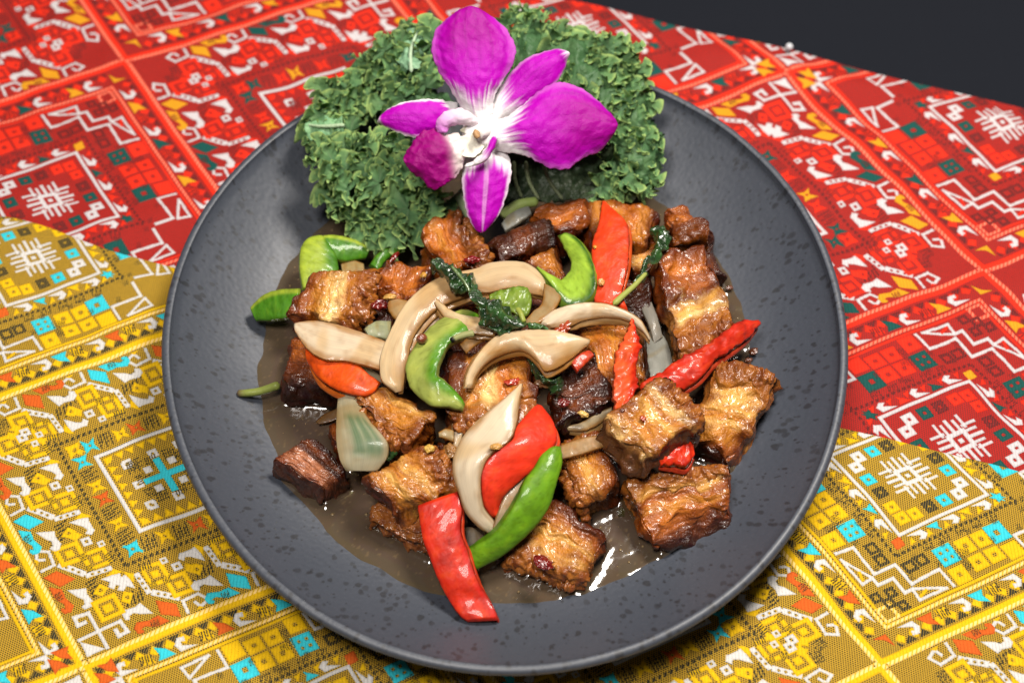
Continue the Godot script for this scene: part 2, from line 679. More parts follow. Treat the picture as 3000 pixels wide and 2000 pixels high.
func step_cell() -> void:
	grid = PackedByteArray()
	grid.resize(CELL * CELL)
	stroke(1, [0.9, 0.9, 99.1, 0.9], 1.9)
	for k in 21:
		var i := 4.0 + k * 4.6
		weave(5, [i - 1.9, 2.5, i + 1.9, 2.5, i + 0.4, 4.6, i - 0.3, 4.2])
		weave(1, [i + 0.6, 5.0, i + 2.4, 2.8, i + 4.0, 4.8, i + 2.4, 6.4])
	for k in 5:
		var o := k * 18.6
		if o + 12.0 > 92.0:
			break
		weave(2, [12.0 + o, 8.2, 17.6 + o, 8.2, 18.4 + o, 5.6, 16.8 + o, 3.6, 14.6 + o, 4.0, 15.0 + o, 5.6, 16.2 + o, 5.2, 16.4 + o, 6.4])
		weave([4, 3, 4, 3, 4][k], [19.0 + o, 8.2, 24.6 + o, 8.2, 23.4 + o, 6.4, 24.0 + o, 3.4, 21.0 + o, 5.2])
		weave(1, [25.4 + o, 8.2, 29.2 + o, 8.0, 28.2 + o, 6.0, 29.0 + o, 4.4, 26.0 + o, 5.0])
		hatch(27.6 + o, 6.6, 4.0, 3.4)
	weave(0, [2, 2, 9, 2, 9, 9, 2, 9])
	weave(4, [3.4, 8.0, 8.0, 8.0, 8.0, 3.4, 6.4, 6.4])
	stroke(6, [9.6, 9.6, 90.4, 9.6], 1.25)
	stroke(1, [10.4, 11.0, 89.6, 11.0], 1.0)
	ring(6, 13.2, 13.2, 4.4, 1.1)
	for q in [[19.0, 13.6], [18.6, 18.6], [16.0, 16.0]]:
		ring(5, q[0], q[1], 2.4, 1.0)
	stroke(2, [36.3, 12.4, 36.0, 18.6, 25.8, 18.2, 25.8, 25.8], 1.1)
	stroke(2, [33.9, 12.6, 24.9, 16.8, 24.4, 12.8, 33.9, 12.6], 1.0)
	stroke(2, [24.9, 16.8, 22.2, 16.8, 22.2, 22.2], 1.2)
	stroke(1, [28.0, 14.6, 25.6, 13.8], 0.9)
	box(3, 41.0, 21.6, 6.4)
	for q in 4:
		box(0, 39.8 + (q % 2) * 2.4, 20.4 + (q / 2) * 2.4, 0.9)
	box(1, 40.4, 14.6, 5.6)
	box(0, 40.4, 14.6, 1.2)
	for q in 4:
		box(1, 48.0 + (q % 2) * 6.0, 15.6 + (q / 2) * 6.0, 5.2)
		box(0, 48.0 + (q % 2) * 6.0, 15.6 + (q / 2) * 6.0, 1.3)
	box(1, 60.0, 14.6, 5.6)
	box(3, 60.0, 21.6, 6.4)
	box(0, 60.0, 21.6, 1.6)
	stroke(2, [64.0, 12.4, 64.0, 18.6, 74.2, 18.2, 74.2, 24.0], 1.1)
	stroke(2, [67.0, 12.6, 75.0, 16.8, 75.6, 12.8, 67.0, 12.6], 1.0)
	for q in [[29.0, 23.2], [33.4, 23.4]]:
		ring(5, q[0], q[1], 3.0, 1.0)
	for k in 10:
		hatch(27.0 + k * 5.0, 20.2 + 5.0 * (k % 2), 1.8, 2.0)
	dashes(5, 28.0, 28.0, 72.0, 1.0)
	for k in 5:
		hatch(38.0 + k * 6.0, 26.2, 3.6, 2.2)
	for k in 6:
		weave(1, [34.0 + k * 6.2, 29.0, 36.4 + k * 6.2, 29.4, 36.0 + k * 6.2, 31.6])
	hatch(44.6, 18.0, 2.4, 7.0)
	weave(4, [30.0, 33.0, 33.4, 33.4, 33.0, 30.0, 29.6, 29.6])
	for k in 3:
		var o := k * 12.0
		weave(2, [35.0 + o, 32.4, 40.4 + o, 32.4, 41.2 + o, 30.2, 39.4 + o, 28.9, 37.6 + o, 29.6, 39.0 + o, 30.6])
		weave([3, 1, 3][k], [42.0 + o, 32.4, 46.4 + o, 32.4, 45.4 + o, 30.6, 45.8 + o, 29.2])
	stroke(2, [33.6, 33.6, 66.4, 33.6], 1.3)
	for q in [[38.0, 38.0, 1], [42.4, 37.6, 1], [48.0, 37.8, 5], [53.6, 37.8, 3], [59.2, 37.8, 2]]:
		box(q[2], q[0], q[1], 4.0)
		box(0, q[0], q[1], 0.9)
	# the sunburst
	ring(2, 50.0, 50.0, 5.0, 1.5)
	box(2, 50.0, 50.0, 1.6)
	for k in 5:
		stroke(2, [46.0 + k * 2.0, 46.5, 46.0 + k * 2.0, 43.4 - (0.9 if k % 2 == 0 else 0.0)], 1.0)


func brocade(pal: Array, ground: Array, sd: int, odd: bool) -> StandardMaterial3D:
	var r := RandomNumberGenerator.new()
	r.seed = sd
	var n := FastNoiseLite.new()
	n.seed = sd
	n.frequency = 0.02
	var pic := Image.create(CELL * 2, CELL * 2, false, Image.FORMAT_RGB8)
	var rel := Image.create(CELL * 2, CELL * 2, false, Image.FORMAT_L8)
	for kind in 2:
		if kind == 0:
			hook_cell()
		else:
			step_cell()
		var px := PackedByteArray()
		var hx := PackedByteArray()
		px.resize(CELL * CELL * 3)
		hx.resize(CELL * CELL)
		# five strengths of every thread colour, already in bytes
		var shades: Array = []
		for c in 8:
			var base: Color = ground[0] if c == 0 else (ground[1] if c == 7 else pal[c])
			var s := PackedByteArray()
			for k in 8:
				var q := (base * (0.46 + 0.085 * k)).linear_to_srgb()
				s.append_array([clampi(int(q.r * 255), 0, 255), clampi(int(q.g * 255), 0, 255), clampi(int(q.b * 255), 0, 255)])
			shades.append(s)
		var at := 0
		for y in CELL:
			for x in CELL:
				var c := grid[at]
				var tone: int
				var h: int
				if c == 0:
					# twill: a dark warp thread surfaces at every fourth crossing
					var dot := (x + 2 * (y / 3)) % 4 < 2 and y % 3 != 0
					c = 7 if dot else 0
					h = 40 if dot else 74
					tone = 5 + r.randi() % 3
				else:
					var w := (x + (y * 5) / 8) % 6 if c != 6 else (x + y) % 8
					var edge := grid[maxi(at - 2, 0)] != c or grid[mini(at + 2, CELL * CELL - 1)] != c or grid[maxi(at - 2 * CELL, 0)] != c or grid[mini(at + 2 * CELL, CELL * CELL - 1)] != c
					h = 190 - (55 if w == 0 else 0) - (50 if edge else 0) + (w * 5)
					tone = (2 if w == 0 else (3 if edge else 5)) + r.randi() % 3
					if c == 6 and w < 2:
						c = 1
						h -= 60
					elif c == 5:
						h -= 60
						if (x + y) % 5 == 0:
							c = 0
				var s: PackedByteArray = shades[c]
				px[at * 3] = s[tone * 3]
				px[at * 3 + 1] = s[tone * 3 + 1]
				px[at * 3 + 2] = s[tone * 3 + 2]
				hx[at] = h
				at += 1
		var a := Image.create_from_data(CELL, CELL, false, Image.FORMAT_RGB8, px)
		var b := Image.create_from_data(CELL, CELL, false, Image.FORMAT_L8, hx)
		var all := Rect2i(0, 0, CELL, CELL)
		for k in 2:
			var first := (kind == 0) != odd
			var o := Vector2i(k, k) if first else Vector2i(1 - k, k)
			pic.blit_rect(a, all, o * CELL)
			rel.blit_rect(b, all, o * CELL)
	rel.convert(Image.FORMAT_RGB8)
	var m := StandardMaterial3D.new()
	m.resource_name = "brocade"
	m.albedo_texture = ImageTexture.create_from_image(pic)
	m.roughness = 0.75
	m.metallic_specular = 0.25
	m.heightmap_enabled = true
	m.heightmap_texture = ImageTexture.create_from_image(rel)
	m.heightmap_scale = 0.05
	m.texture_repeat = true
	return m


# ------------------------------------------------------------------ plate
func rim_r(a: float) -> float:
	return 0.1324 + 0.0003 * cos(a) - 0.0001 * sin(a) - 0.0055 * cos(2 * a) + 0.0004 * sin(2 * a) - 0.0004 * cos(3 * a) - 0.0012 * sin(3 * a)


func plate_y(p: float) -> float:
	return 0.007 + 0.027 * pow(clampf((p - 0.6) / 0.4, 0.0, 1.2), 2.1)


func plate() -> void:
	var prof: Array = []       # (share of the rim radius, extra radius, height)
	for i in 46:
		var p := i / 45.0 * 0.974
		prof.append(Vector3(p, 0, plate_y(p)))
	for i in 9:                # the rounded lip
		var a := PI * lerpf(0.27, 1.0, i / 8.0)
		prof.append(Vector3(1.0, -0.0020 - 0.0020 * cos(a), 0.0309 + 0.0019 * sin(a)))
	for i in 24:
		var p := 1.0 - i / 23.0 * 0.5
		prof.append(Vector3(p, 0.0, maxf(plate_y(p) - 0.0030, 0.0036) - (0.0006 if i > 0 else 0.0)))
	prof.append(Vector3(0.48, 0, 0.0035))
	prof.append(Vector3(0.0, 0, 0.0035))
	var m := 180
	var V := PackedVector3Array()
	var T := PackedVector2Array()
	var I := PackedInt32Array()
	for p in prof:
		for k in m:
			var a := TAU * k / m
			var r: float = rim_r(a) * p.x + p.y
			var q := Vector3(cos(a) * r, 0, sin(a) * r)
			var hand := 0.00035 * n_low.get_noise_3dv(q * 420.0)
			V.append(PLATE_C + Vector3(q.x, p.z + hand * sm(0.3, 1.0, p.x), q.z))
			T.append(Vector2(q.x, q.z) / 0.30 + Vector2(0.5, 0.5))
	for i in prof.size() - 1:
		for k in m:
			var a := i * m + k
			var b := i * m + (k + 1) % m
			I.append_array([a, b, a + m, b, b + m, a + m])
	I = outward(V, I)
	# glaze: charcoal with dark iron spots
	var S := 1400
	var im := Image.create(S, S, false, Image.FORMAT_RGB8)
	im.fill(Color(0.038, 0.045, 0.061).linear_to_srgb())
	var r := RandomNumberGenerator.new()
	r.seed = 77
	for k in 60000:
		var x := r.randi() % S
		var y := r.randi() % S
		var g := r.randf_range(0.86, 1.2)
		im.fill_rect(Rect2i(x, y, 2, 2), (Color(0.038, 0.045, 0.061) * g).linear_to_srgb())
	var dark := Color(0.016, 0.018, 0.024)
	for k in 4200:
		var ang := r.randf() * TAU
		var rad := sqrt(r.randf()) * 0.47
		var cx := (0.5 + cos(ang) * rad) * S
		var cy := (0.5 + sin(ang) * rad) * S
		var big := pow(r.randf(), 2.6)
		var ra := lerpf(1.6, 6.8, big)
		var rb := ra * r.randf_range(0.75, 1.0)
		if rad > 0.30:
			ra *= r.randf_range(1.0, 1.35)
		var turn := ang + r.randf_range(-0.4, 0.4)
		var deep := r.randf_range(0.6, 1.0)
		var R := int(ra) + 2
		for y in range(-R, R + 1):
			for x in range(-R, R + 1):
				var X := int(cx) + x
				var Y := int(cy) + y
				if X < 0 or Y < 0 or X >= S or Y >= S:
					continue
				var a := (x * cos(turn) + y * sin(turn)) / ra
				var b := (-x * sin(turn) + y * cos(turn)) / rb
				var d := sqrt(a * a + b * b) + 0.07 * sin(atan2(b, a) * 3.0 + k)
				var w := (1.0 - sm(0.65, 1.1, d)) * deep
				if w > 0.01:
					im.set_pixel(X, Y, im.get_pixel(X, Y).srgb_to_linear().lerp(dark, w).linear_to_srgb())
	var mt := StandardMaterial3D.new()
	mt.resource_name = "charcoal glaze"
	mt.albedo_texture = ImageTexture.create_from_image(im)
	mt.roughness = 0.54
	mt.metallic_specular = 0.6
	mt.clearcoat_enabled = true
	mt.clearcoat = 0.12
	mt.clearcoat_roughness = 0.3
	mt.heightmap_enabled = true
	mt.heightmap_texture = noise_tex(512, 0.25, 43, 2)
	mt.heightmap_scale = 0.012
	var o := put("plate", make(V, normals(V, I), PackedColorArray(), I, T), mt)
	tag(o, "charcoal grey stoneware plate with dark speckles under the food", "plate")


# ------------------------------------------------------------------ sauce
func sauce() -> void:
	var step := 0.00062
	var half := 190
	var V := PackedVector3Array()
	var I := PackedInt32Array()
	var C := PackedColorArray()
	var T := PackedVector2Array()
	var ids := PackedInt32Array()
	var w := half * 2 + 1
	ids.resize(w * w)
	ids.fill(-1)
	for j in w:
		for i in w:
			var x := PLATE_C.x + (i - half) * step
			var z := PLATE_C.z + (j - half) * step
			var d := Vector2(x - PLATE_C.x, z - PLATE_C.z)
			var p := d.length() / rim_r(d.angle())
			if p > 0.80:
				continue
			var q := Vector3(x, 0, z) * 1000.0
			var edge := sm(0.6, 0.75, p)
			var y := SAUCE_Y + 0.00055 * n_low.get_noise_3dv(q * 0.75) * edge + 0.00006 * n_mid.get_noise_3dv(q)
			# the film thins where it meets the glaze, and climbs the pieces that stand in it
			y -= 0.0016 * sm(0.735, 0.80, p)
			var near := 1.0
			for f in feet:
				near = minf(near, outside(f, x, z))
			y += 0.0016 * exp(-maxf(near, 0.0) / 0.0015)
			ids[j * w + i] = V.size()
			V.append(Vector3(x, y, z))
			var spots := n_fine.get_noise_3dv(q * 0.8)
			var c := Color(0.088, 0.060, 0.043).lerp(Color(0.17, 0.115, 0.065), sm(0.44, 0.62, spots))
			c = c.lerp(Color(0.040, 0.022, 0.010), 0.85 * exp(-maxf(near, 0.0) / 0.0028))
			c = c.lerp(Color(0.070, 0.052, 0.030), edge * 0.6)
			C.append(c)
	for j in w - 1:
		for i in w - 1:
			var a := ids[j * w + i]
			var b := ids[j * w + i + 1]
			var c := ids[(j + 1) * w + i]
			var d := ids[(j + 1) * w + i + 1]
			if a >= 0 and b >= 0 and c >= 0 and d >= 0:
				I.append_array([a, b, c, b, d, c])
	var N := normals(V, I)
	if N[N.size() / 2].y < 0.0:
		for k in range(0, I.size(), 3):
			var t := I[k]
			I[k] = I[k + 1]
			I[k + 1] = t
		N = normals(V, I)
	var m := StandardMaterial3D.new()
	m.resource_name = "brown sauce"
	m.vertex_color_use_as_albedo = true
	m.roughness = 0.10
	m.metallic_specular = 0.55
	m.clearcoat_enabled = true
	m.clearcoat = 1.0
	m.clearcoat_roughness = 0.03
	var o := thing("sauce", "pool of glossy brown sauce on the floor of the plate", "sauce")
	put("liquid", make(V, N, C, I), m, o)
	# oil beads floating on it, too many to count
	var st2 := SurfaceTool.new()
	st2.begin(Mesh.PRIMITIVE_TRIANGLES)
	var s := SphereMesh.new()
	s.radius = 1.0
	s.height = 2.0
	s.radial_segments = 10
	s.rings = 6
	var r := RandomNumberGenerator.new()
	r.seed = 5
	for k in 420:
		var a := r.randf() * TAU
		var rr := rim_r(a) * (0.42 + 0.31 * sqrt(r.randf()))
		var size := lerpf(0.00022, 0.00075, pow(r.randf(), 3.0))
		st2.append_from(s, 0, Transform3D(Basis.from_scale(Vector3(size, size * 0.35, size)), Vector3(PLATE_C.x + cos(a) * rr, SAUCE_Y + 0.00002, PLATE_C.z + sin(a) * rr)))
	var mo := StandardMaterial3D.new()
	mo.albedo_color = Color(0.26, 0.18, 0.09).linear_to_srgb()
	mo.roughness = 0.05
	mo.clearcoat_enabled = true
	mo.clearcoat_roughness = 0.02
	var b := put("oil_beads", st2.commit(), mo, o)
	b.set_meta("kind", "stuff")


func outside(f: PackedVector2Array, x: float, z: float) -> float:
	# distance to an outline, below 0 within it; far ones are cut short
	var p := Vector2(x, z)
	var c := f[f.size() - 1]
	if absf(p.x - c.x) > 0.05 or absf(p.y - c.y) > 0.05:
		return 1.0
	var best := 1.0
	var inside := false
	var n := f.size() - 1
	for i in n:
		var a := f[i]
		var b := f[(i + 1) % n]
		var ab := b - a
		var t := clampf((p - a).dot(ab) / maxf(ab.length_squared(), 1e-12), 0.0, 1.0)
		best = minf(best, p.distance_to(a + ab * t))
		if (a.y > p.y) != (b.y > p.y) and p.x < (b.x - a.x) * (p.y - a.y) / (b.y - a.y) + a.x:
			inside = not inside
	return -best if inside else best


# ------------------------------------------------------------------ pork
const FAT := {
	"F": Color(0.68, 0.36, 0.080), "G": Color(0.52, 0.195, 0.022), "L": Color(0.33, 0.090, 0.014), "B": Color(0.165, 0.042, 0.010), "D": Color(0.070, 0.020, 0.009),
	"K": Color(0.032, 0.012, 0.008), "P": Color(0.42, 0.155, 0.068), "C": Color(0.33, 0.110, 0.016), "O": Color(0.50, 0.148, 0.018), "W": Color(0.80, 0.55, 0.20)}


func layer(s: String, t: float) -> Color:
	var x := clampf(t, 0.0, 0.9999) * (s.length() - 1)
	var i := int(x)
	return FAT[s[i]].lerp(FAT[s[i + 1]], sm(0.15, 0.85, x - i))


# q: corners of the upper face in turn; layers run along u (0) or v (1); side: the letter of the corner pair that carries the crackling, or ""
func pork(label: String, q: Array, th: float, layers: String, axis: int, side := "", lean := Vector3.ZERO, lumps := 1.0, side_dark := 0.62, foot := false) -> Node3D:
	var heart: Vector3 = (q[0] + q[1] + q[2] + q[3]) * 0.25
	for k in 4:
		q[k] = heart + (q[k] - heart) * 1.11
	var Lu: float = (q[0].distance_to(q[1]) + q[3].distance_to(q[2])) * 0.5
	var Lv: float = (q[0].distance_to(q[3]) + q[1].distance_to(q[2])) * 0.5
	var dn: Vector3 = Vector3(0, -th, 0) + lean
	var n := 54
	var nt := 22
	var seed_at := Vector3(rng.randf(), rng.randf(), rng.randf()) * 900.0
	var key := {}
	var V := PackedVector3Array()
	var P := PackedVector3Array()
	var I := PackedInt32Array()
	var L := Vector3(Lu, th, Lv)
	var r := minf(0.0030, minf(Lu, minf(Lv, th)) * 0.30)
	var bow := Vector3(rng.randf_range(-0.0032, 0.0024), rng.randf_range(-0.0032, 0.0024), rng.randf_range(-0.0012, 0.0012))
	for f in 6:
		var nx := n if f < 4 else nt
		var ny := n if f < 2 or f >= 4 else nt
		for j in ny:
			for i in nx:
				var ids := []
				for c in [[0, 0], [1, 0], [1, 1], [0, 1]]:
					var a: int = i + c[0]
					var b: int = j + c[1]
					var g: Vector3i
					match f:
						0: g = Vector3i(a, 0, b)
						1: g = Vector3i(a, nt, b)
						2: g = Vector3i(a, b, 0)
						3: g = Vector3i(a, b, n)
						4: g = Vector3i(0, a, b)
						5: g = Vector3i(n, a, b)
					var id: int = key.get(g, -1)
					if id < 0:
						id = V.size()
						key[g] = id
						var x := Vector3(g.x / float(n), g.y / float(nt), g.z / float(n))
						var p := (x - Vector3.ONE * 0.5) * L
						var inn := p.clamp(-L * 0.5 + Vector3.ONE * r, L * 0.5 - Vector3.ONE * r)
						var d := p - inn
						if d.length() > 1e-9:
							p = inn + d.normalized() * r
						x = p / L + Vector3.ONE * 0.5
						P.append(x)
						var at: Vector3 = q[0].lerp(q[1], x.x).lerp(q[3].lerp(q[2], x.x), x.z) + dn * x.y
						var hx := x.x * 2.0 - 1.0
						var hz := x.z * 2.0 - 1.0
						at.y += bow.x * (hx * hx - 0.4) + bow.y * (hz * hz - 0.4) + bow.z * hx * hz
						var wq := at * 1000.0 + seed_at
						at += Vector3(n_low.get_noise_3dv(wq), 0.4 * n_low.get_noise_3dv(wq + Vector3(50, 0, 0)), n_low.get_noise_3dv(wq + Vector3(0, 90, 0))) * 0.0027 * lumps
						V.append(at)
					ids.append(id)
				var flip := f == 1 or f == 2 or f == 5
				if flip:
					I.append_array([ids[0], ids[1], ids[2], ids[0], ids[2], ids[3]])
				else:
					I.append_array([ids[0], ids[2], ids[1], ids[0], ids[3], ids[2]])
	I = outward(V, I)
	var N := normals(V, I)
	var C := PackedColorArray()
	C.resize(V.size())
	for i in V.size():
		var x := P[i]
		var w := V[i] * 1000.0 + seed_at
		var s: float = x.x if axis == 0 else x.z
		var lo := n_low.get_noise_3dv(w)
		var mi := n_mid.get_noise_3dv(w)
		var fi := n_fine.get_noise_3dv(w)
		s += 0.05 * lo + 0.02 * mi
		# along the fibres, grooves between the layers
		var other: float = x.z if axis == 0 else x.x
		var groove := sin(s * 19.0 + 2.0 * lo) * 0.5 + sin(s * 43.0 + 3.0 * mi) * 0.25
		var fib := n_mid.get_noise_3d(s * 90.0 + seed_at.x, other * 12.0, x.y * 9.0 + seed_at.y)
		var crisp := 0.0
		match side:
			"u0": crisp = 1.0 - sm(0.10, 0.34, x.x)
			"u1": crisp = sm(0.66, 0.90, x.x)
			"v0": crisp = 1.0 - sm(0.10, 0.34, x.z)
			"v1": crisp = sm(0.66, 0.90, x.z)
			"all": crisp = 0.75
		var cell := n_cell.get_noise_3dv(w)
		var d := (0.9 * lo + 0.34 * mi) * lumps + 0.16 * fi + 0.24 * groove + 0.45 * fib
		d += crisp * (1.3 * absf(mi) + 0.5 * fi + 1.2 * (0.35 - cell))
		V[i] += N[i] * d * MM
		var c := layer(layers, s)
		c = c.lerp(c * Color(0.58, 0.48, 0.40), clampf(-fib * 1.9 + 0.1, 0.0, 0.9))
		c = c.lerp(layer(layers, clampf(s + 0.16, 0.0, 1.0)), clampf(mi * 0.5, 0.0, 0.35))
		# the fried rim and the cut sides
		var ed := minf(minf(x.x, 1.0 - x.x) * Lu, minf(x.z, 1.0 - x.z) * Lv)
		var rim := exp(-ed / 0.0026) * 0.8 + 0.35 * exp(-ed / 0.008)
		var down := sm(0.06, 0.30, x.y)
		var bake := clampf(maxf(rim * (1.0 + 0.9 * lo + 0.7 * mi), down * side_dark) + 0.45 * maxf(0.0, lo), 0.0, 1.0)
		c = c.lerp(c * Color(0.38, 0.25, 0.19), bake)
		c = c.lerp(FAT.C.lerp(FAT.B, clampf(0.5 + 1.2 * mi, 0.0, 1.0)), crisp * 0.75)
		if crisp > 0.1:
			c = c.lerp(FAT.D, clampf((cell + 0.45) * 1.3, 0.0, 0.75) * crisp)
		C[i] = c
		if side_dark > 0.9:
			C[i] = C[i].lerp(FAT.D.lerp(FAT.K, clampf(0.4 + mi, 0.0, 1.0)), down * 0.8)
	N = normals(V, I)
	var o := thing("pork_belly", label, "pork", "fried pork belly pieces")
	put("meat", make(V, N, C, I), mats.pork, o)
	if side.length() == 2:
		var e: Array = {"u0": [q[0], q[3]], "u1": [q[1], q[2]], "v0": [q[0], q[1]], "v1": [q[3], q[2]]}[side]
		var mid: Vector3 = (q[0] + q[1] + q[2] + q[3]) * 0.25
		var pts := []
		for k in 6:
			var p: Vector3 = e[0].lerp(e[1], 0.06 + 0.88 * k / 5.0)
			pts.append(p + dn * (0.22 + 0.1 * n_mid.get_noise_3dv(p * 1000.0 + seed_at)) + (mid - p) * 0.05 + (p - mid).normalized() * 0.0006)
		var kk := seed_at.x
		put("crackling", tube(pts, 0.0024, 0.0024, func(u: float, w: float, _s: float) -> Color:
			var a := n_mid.get_noise_3d(u * 60.0 + kk, w * 14.0, 0.0)
			return FAT.C.lerp(FAT.B, clampf(0.45 + 1.4 * a, 0.0, 1.0)), 60, 18, 0.0017), mats.pork, o)
	if foot:
		var out := PackedVector2Array()
		var mid2 := Vector2.ZERO
		for k in 4:
			var p: Vector3 = q[k] + dn * ((q[k].y - SAUCE_Y) / th)
			out.append(Vector2(p.x, p.z))
			mid2 += out[k] * 0.25
		for k in 4:
			out[k] = mid2 + (out[k] - mid2) * 0.96
		out.append(mid2)
		feet.append(out)
	return o


func build_pork() -> void:
	pork("golden pork belly piece with a pale fat stripe, on the far left beside green pepper", [v(-759.0,360,-60.9), v(-532.1,370,-77.5), v(-559.4,320,139.1), v(-819.2,310,80.2)], 0.012, "BLGFWGLC", 0, "u1", Vector3.ZERO, 1.2)
	pork("knobbly reddish brown pork piece right of the pale striped piece", [v(-476.2,340,-137.9), v(-316,340,-100.5), v(-361.9,350,59.0), v(-503.9,340,23.2)], 0.016, "LOOLOB", 0, "", Vector3.ZERO, 1.7)
	pork("small dark pork scrap under the knobbly reddish piece", [v(-548.4,260,8.8), v(-464.9,260,0.8), v(-448.4,260,88.2), v(-531.4,260,96.1)], 0.016, "BDDB", 0, "", Vector3.ZERO, 1.2)
	pork("bright orange pork piece with a dark sticky right side under the orchid tip", [v(-338.5,380,-261.5), v(-203.1,380,-333.6), v(-96.0,400,-94.7), v(-267.9,400,-62.5)], 0.016, "COGOLDD", 0, "u1", Vector3.ZERO, 1.4)
	pork("brown pork piece half under the left onion wedge at the sauce edge", [v(-833.3,240,144.6), v(-757.4,250,175.1), v(-645.1,240,366.8), v(-845.6,220,346.1)], 0.014, "BLLBBD", 1, "", Vector3.ZERO, 1.1, 0.75, true)
	pork("dark braised pork cube with a pinkish face standing alone in the left sauce", [v(-857.9,220,661.3), v(-711.8,240,587.6), v(-595.3,230,709.8), v(-665.4,190,773.4)], 0.013, "DPPPPDBDD", 0, "", v(-10, 0, 15), 0.8, 0.95, true)
	pork("small reddish pork scrap behind the dark braised cube", [v(-668.7,200,508.7), v(-606.9,200,501.4), v(-589.6,200,634.9), v(-637.3,200,617.7)], 0.011, "BLLD", 0, "", Vector3.ZERO, 1.0, 0.8, true)
	pork("yellowish pork piece with dark frayed lower left edge beside the long green pepper", [v(-559.5,360,511.9), v(-445.5,370,460.2), v(-279.7,380,578.1), v(-380.4,360,687.2)], 0.016, "BCGGFG", 0, "u0", Vector3.ZERO, 1.5)
	pork("golden grooved pork square with crumbly right end above the lower red pepper", [v(-510.5,330,807.9), v(-305.9,340,684.8), v(-184.0,320,821.3), v(-388.0,280,918.0)], 0.011, "BGFGFGLC", 0, "u1")
	pork("dark crusty pork slab half sunk in the sauce under the golden grooved square", [v(-499.0,180,889.4), v(-433.5,200,845.7), v(-256.2,200,954.7), v(-292.2,160,1003.1)], 0.010, "BCBCB", 0, "all", Vector3.ZERO, 1.2, 0.8, true)
	pork("broad pork piece in the centre under the shallot with a browned left block", [v(-237.3,380,311.3), v(55.5,390,325.8), v(72.2,380,596.6), v(-216.9,370,594.5)], 0.017, "BBGWOGB", 0, "v1", Vector3.ZERO, 1.3)
	pork("dark purple brown pork piece beside the thin upright red pepper", [v(162.6,360,379.9), v(299.1,370,327.0), v(359.0,360,507.6), v(159.5,340,609.8)], 0.017, "DDBDBK", 1, "", Vector3.ZERO, 1.4)
	pork("smooth amber pork piece under the right onion arc", [v(238.4,360,178.6), v(476.9,360,175.5), v(477.7,370,423.5), v(315.6,370,435.3)], 0.018, "BGOGOGD", 0, "", v(20, 0, 0), 0.9)
	pork("large pork belly block with a pale fat band on the right of the pile", [v(542.8,330,-162.1), v(726.7,330,-195), v(822.9,290,109.8), v(611.3,280,242.2)], 0.016, "BLOLLBFWGCC", 1, "v1", v(10, 0, 0), 1.2, 0.75, true)
	pork("orange brown pork piece at the far right corner of the pile", [v(613.6,310,-442.5), v(686.8,310,-439), v(766.0,310,-287.5), v(615.2,310,-272.4)], 0.018, "OLOBC", 1, "", Vector3.ZERO, 1.5, 0.75, true)
	pork("dark pork scrap below the orange brown piece at the far right corner", [v(705.3,250,-328.6), v(780.5,240,-345.0), v(824.1,180,-178.0), v(773.5,200,-182.8)], 0.012, "BDBD", 1, "", Vector3.ZERO, 1.1, 0.75, true)
	pork("golden pork piece behind the tall upright red pepper", [v(296.3,310,-447.7), v(566,310,-423.5), v(516.9,320,-236.0), v(310.4,320,-197.9)], 0.018, "BGGOGB", 0, "", Vector3.ZERO, 0.9)
	pork("thin amber pork slice below the golden piece behind the tall red pepper", [v(445.8,270,-253.7), v(558.8,270,-299.1), v(530.7,270,-178.8), v(450.0,270,-126.2)], 0.014, "BGFB", 1, "", Vector3.ZERO, 1.0)
	pork("reddish brown pork piece at the top beside the kale", [v(79.5,330,-396.7), v(277.3,330,-465.6), v(284.1,340,-320.6), v(170.3,340,-276.9)], 0.018, "BLLOLB", 1, "", Vector3.ZERO, 1.3)
	pork("very dark lean pork chunk under the bottom petal of the orchid", [v(-93.8,360,-237.6), v(141.9,360,-338.1), v(158.3,370,-213.1), v(-43.7,370,-114.7)], 0.018, "DDBDK", 0, "", Vector3.ZERO, 0.9, 0.6)
	pork("small golden pork piece inside the hook of the upper green pepper", [v(62.1,340,-137.9), v(176.2,340,-231.9), v(195.6,340,-76.2), v(166.8,340,-40.7)], 0.017, "BGGB", 0, "", Vector3.ZERO, 1.0)
	pork("bright golden striped pork block on top with a dark left side", [v(333.7,430,626.9), v(527.6,430,466.5), v(667.2,410,619.9), v(474.1,410,762.2)], 0.0125, "WFGGFGWBD", 0, "u1", v(-40, 0, 20), 0.9, 0.95)
	pork("tall golden pork slice leaning on the right wall of the plate", [v(746.0,280,300.1), v(960.1,290,373.1), v(801.0,180,630.0), v(640.5,190,578.3)], 0.012, "DBGFFGFGLD", 1, "v0", Vector3.ZERO, 1.1, 0.75, true)
	pork("large pork slab with a yellow crumbly crackling ridge at the lower right", [v(399,260,780.7), v(754.4,260,736.1), v(759.5,170,877.0), v(531.6,160,987)], 0.013, "CGFLGOLBD", 1, "v0", Vector3.ZERO, 1.2, 0.8, true)
	pork("short pork block with a tan onion strip across it in the lower middle", [v(170.0,280,640.9), v(323.4,280,589.4), v(378.3,270,775.4), v(240.9,260,863.3)], 0.017, "BGFGLB", 0, "u0", Vector3.ZERO, 1.1, 0.85, true)
	pork("golden pork square with a dark upper edge lowest in the sauce", [v(140.2,240,838.2), v(314.1,230,968.4), v(238.2,160,1119.8), v(-21.4,180,1013.8)], 0.012, "DBLGFGFGC", 1, "v1", Vector3.ZERO, 1.0, 0.8, true)
	pork("dark pork piece in the gap between tall red pepper and large right block", [v(442.7,250,-144.7), v(524.5,250,-157.9), v(522.5,250,25.4), v(431.8,250,36.6)], 0.015, "DBDD", 1, "", Vector3.ZERO, 1.2)
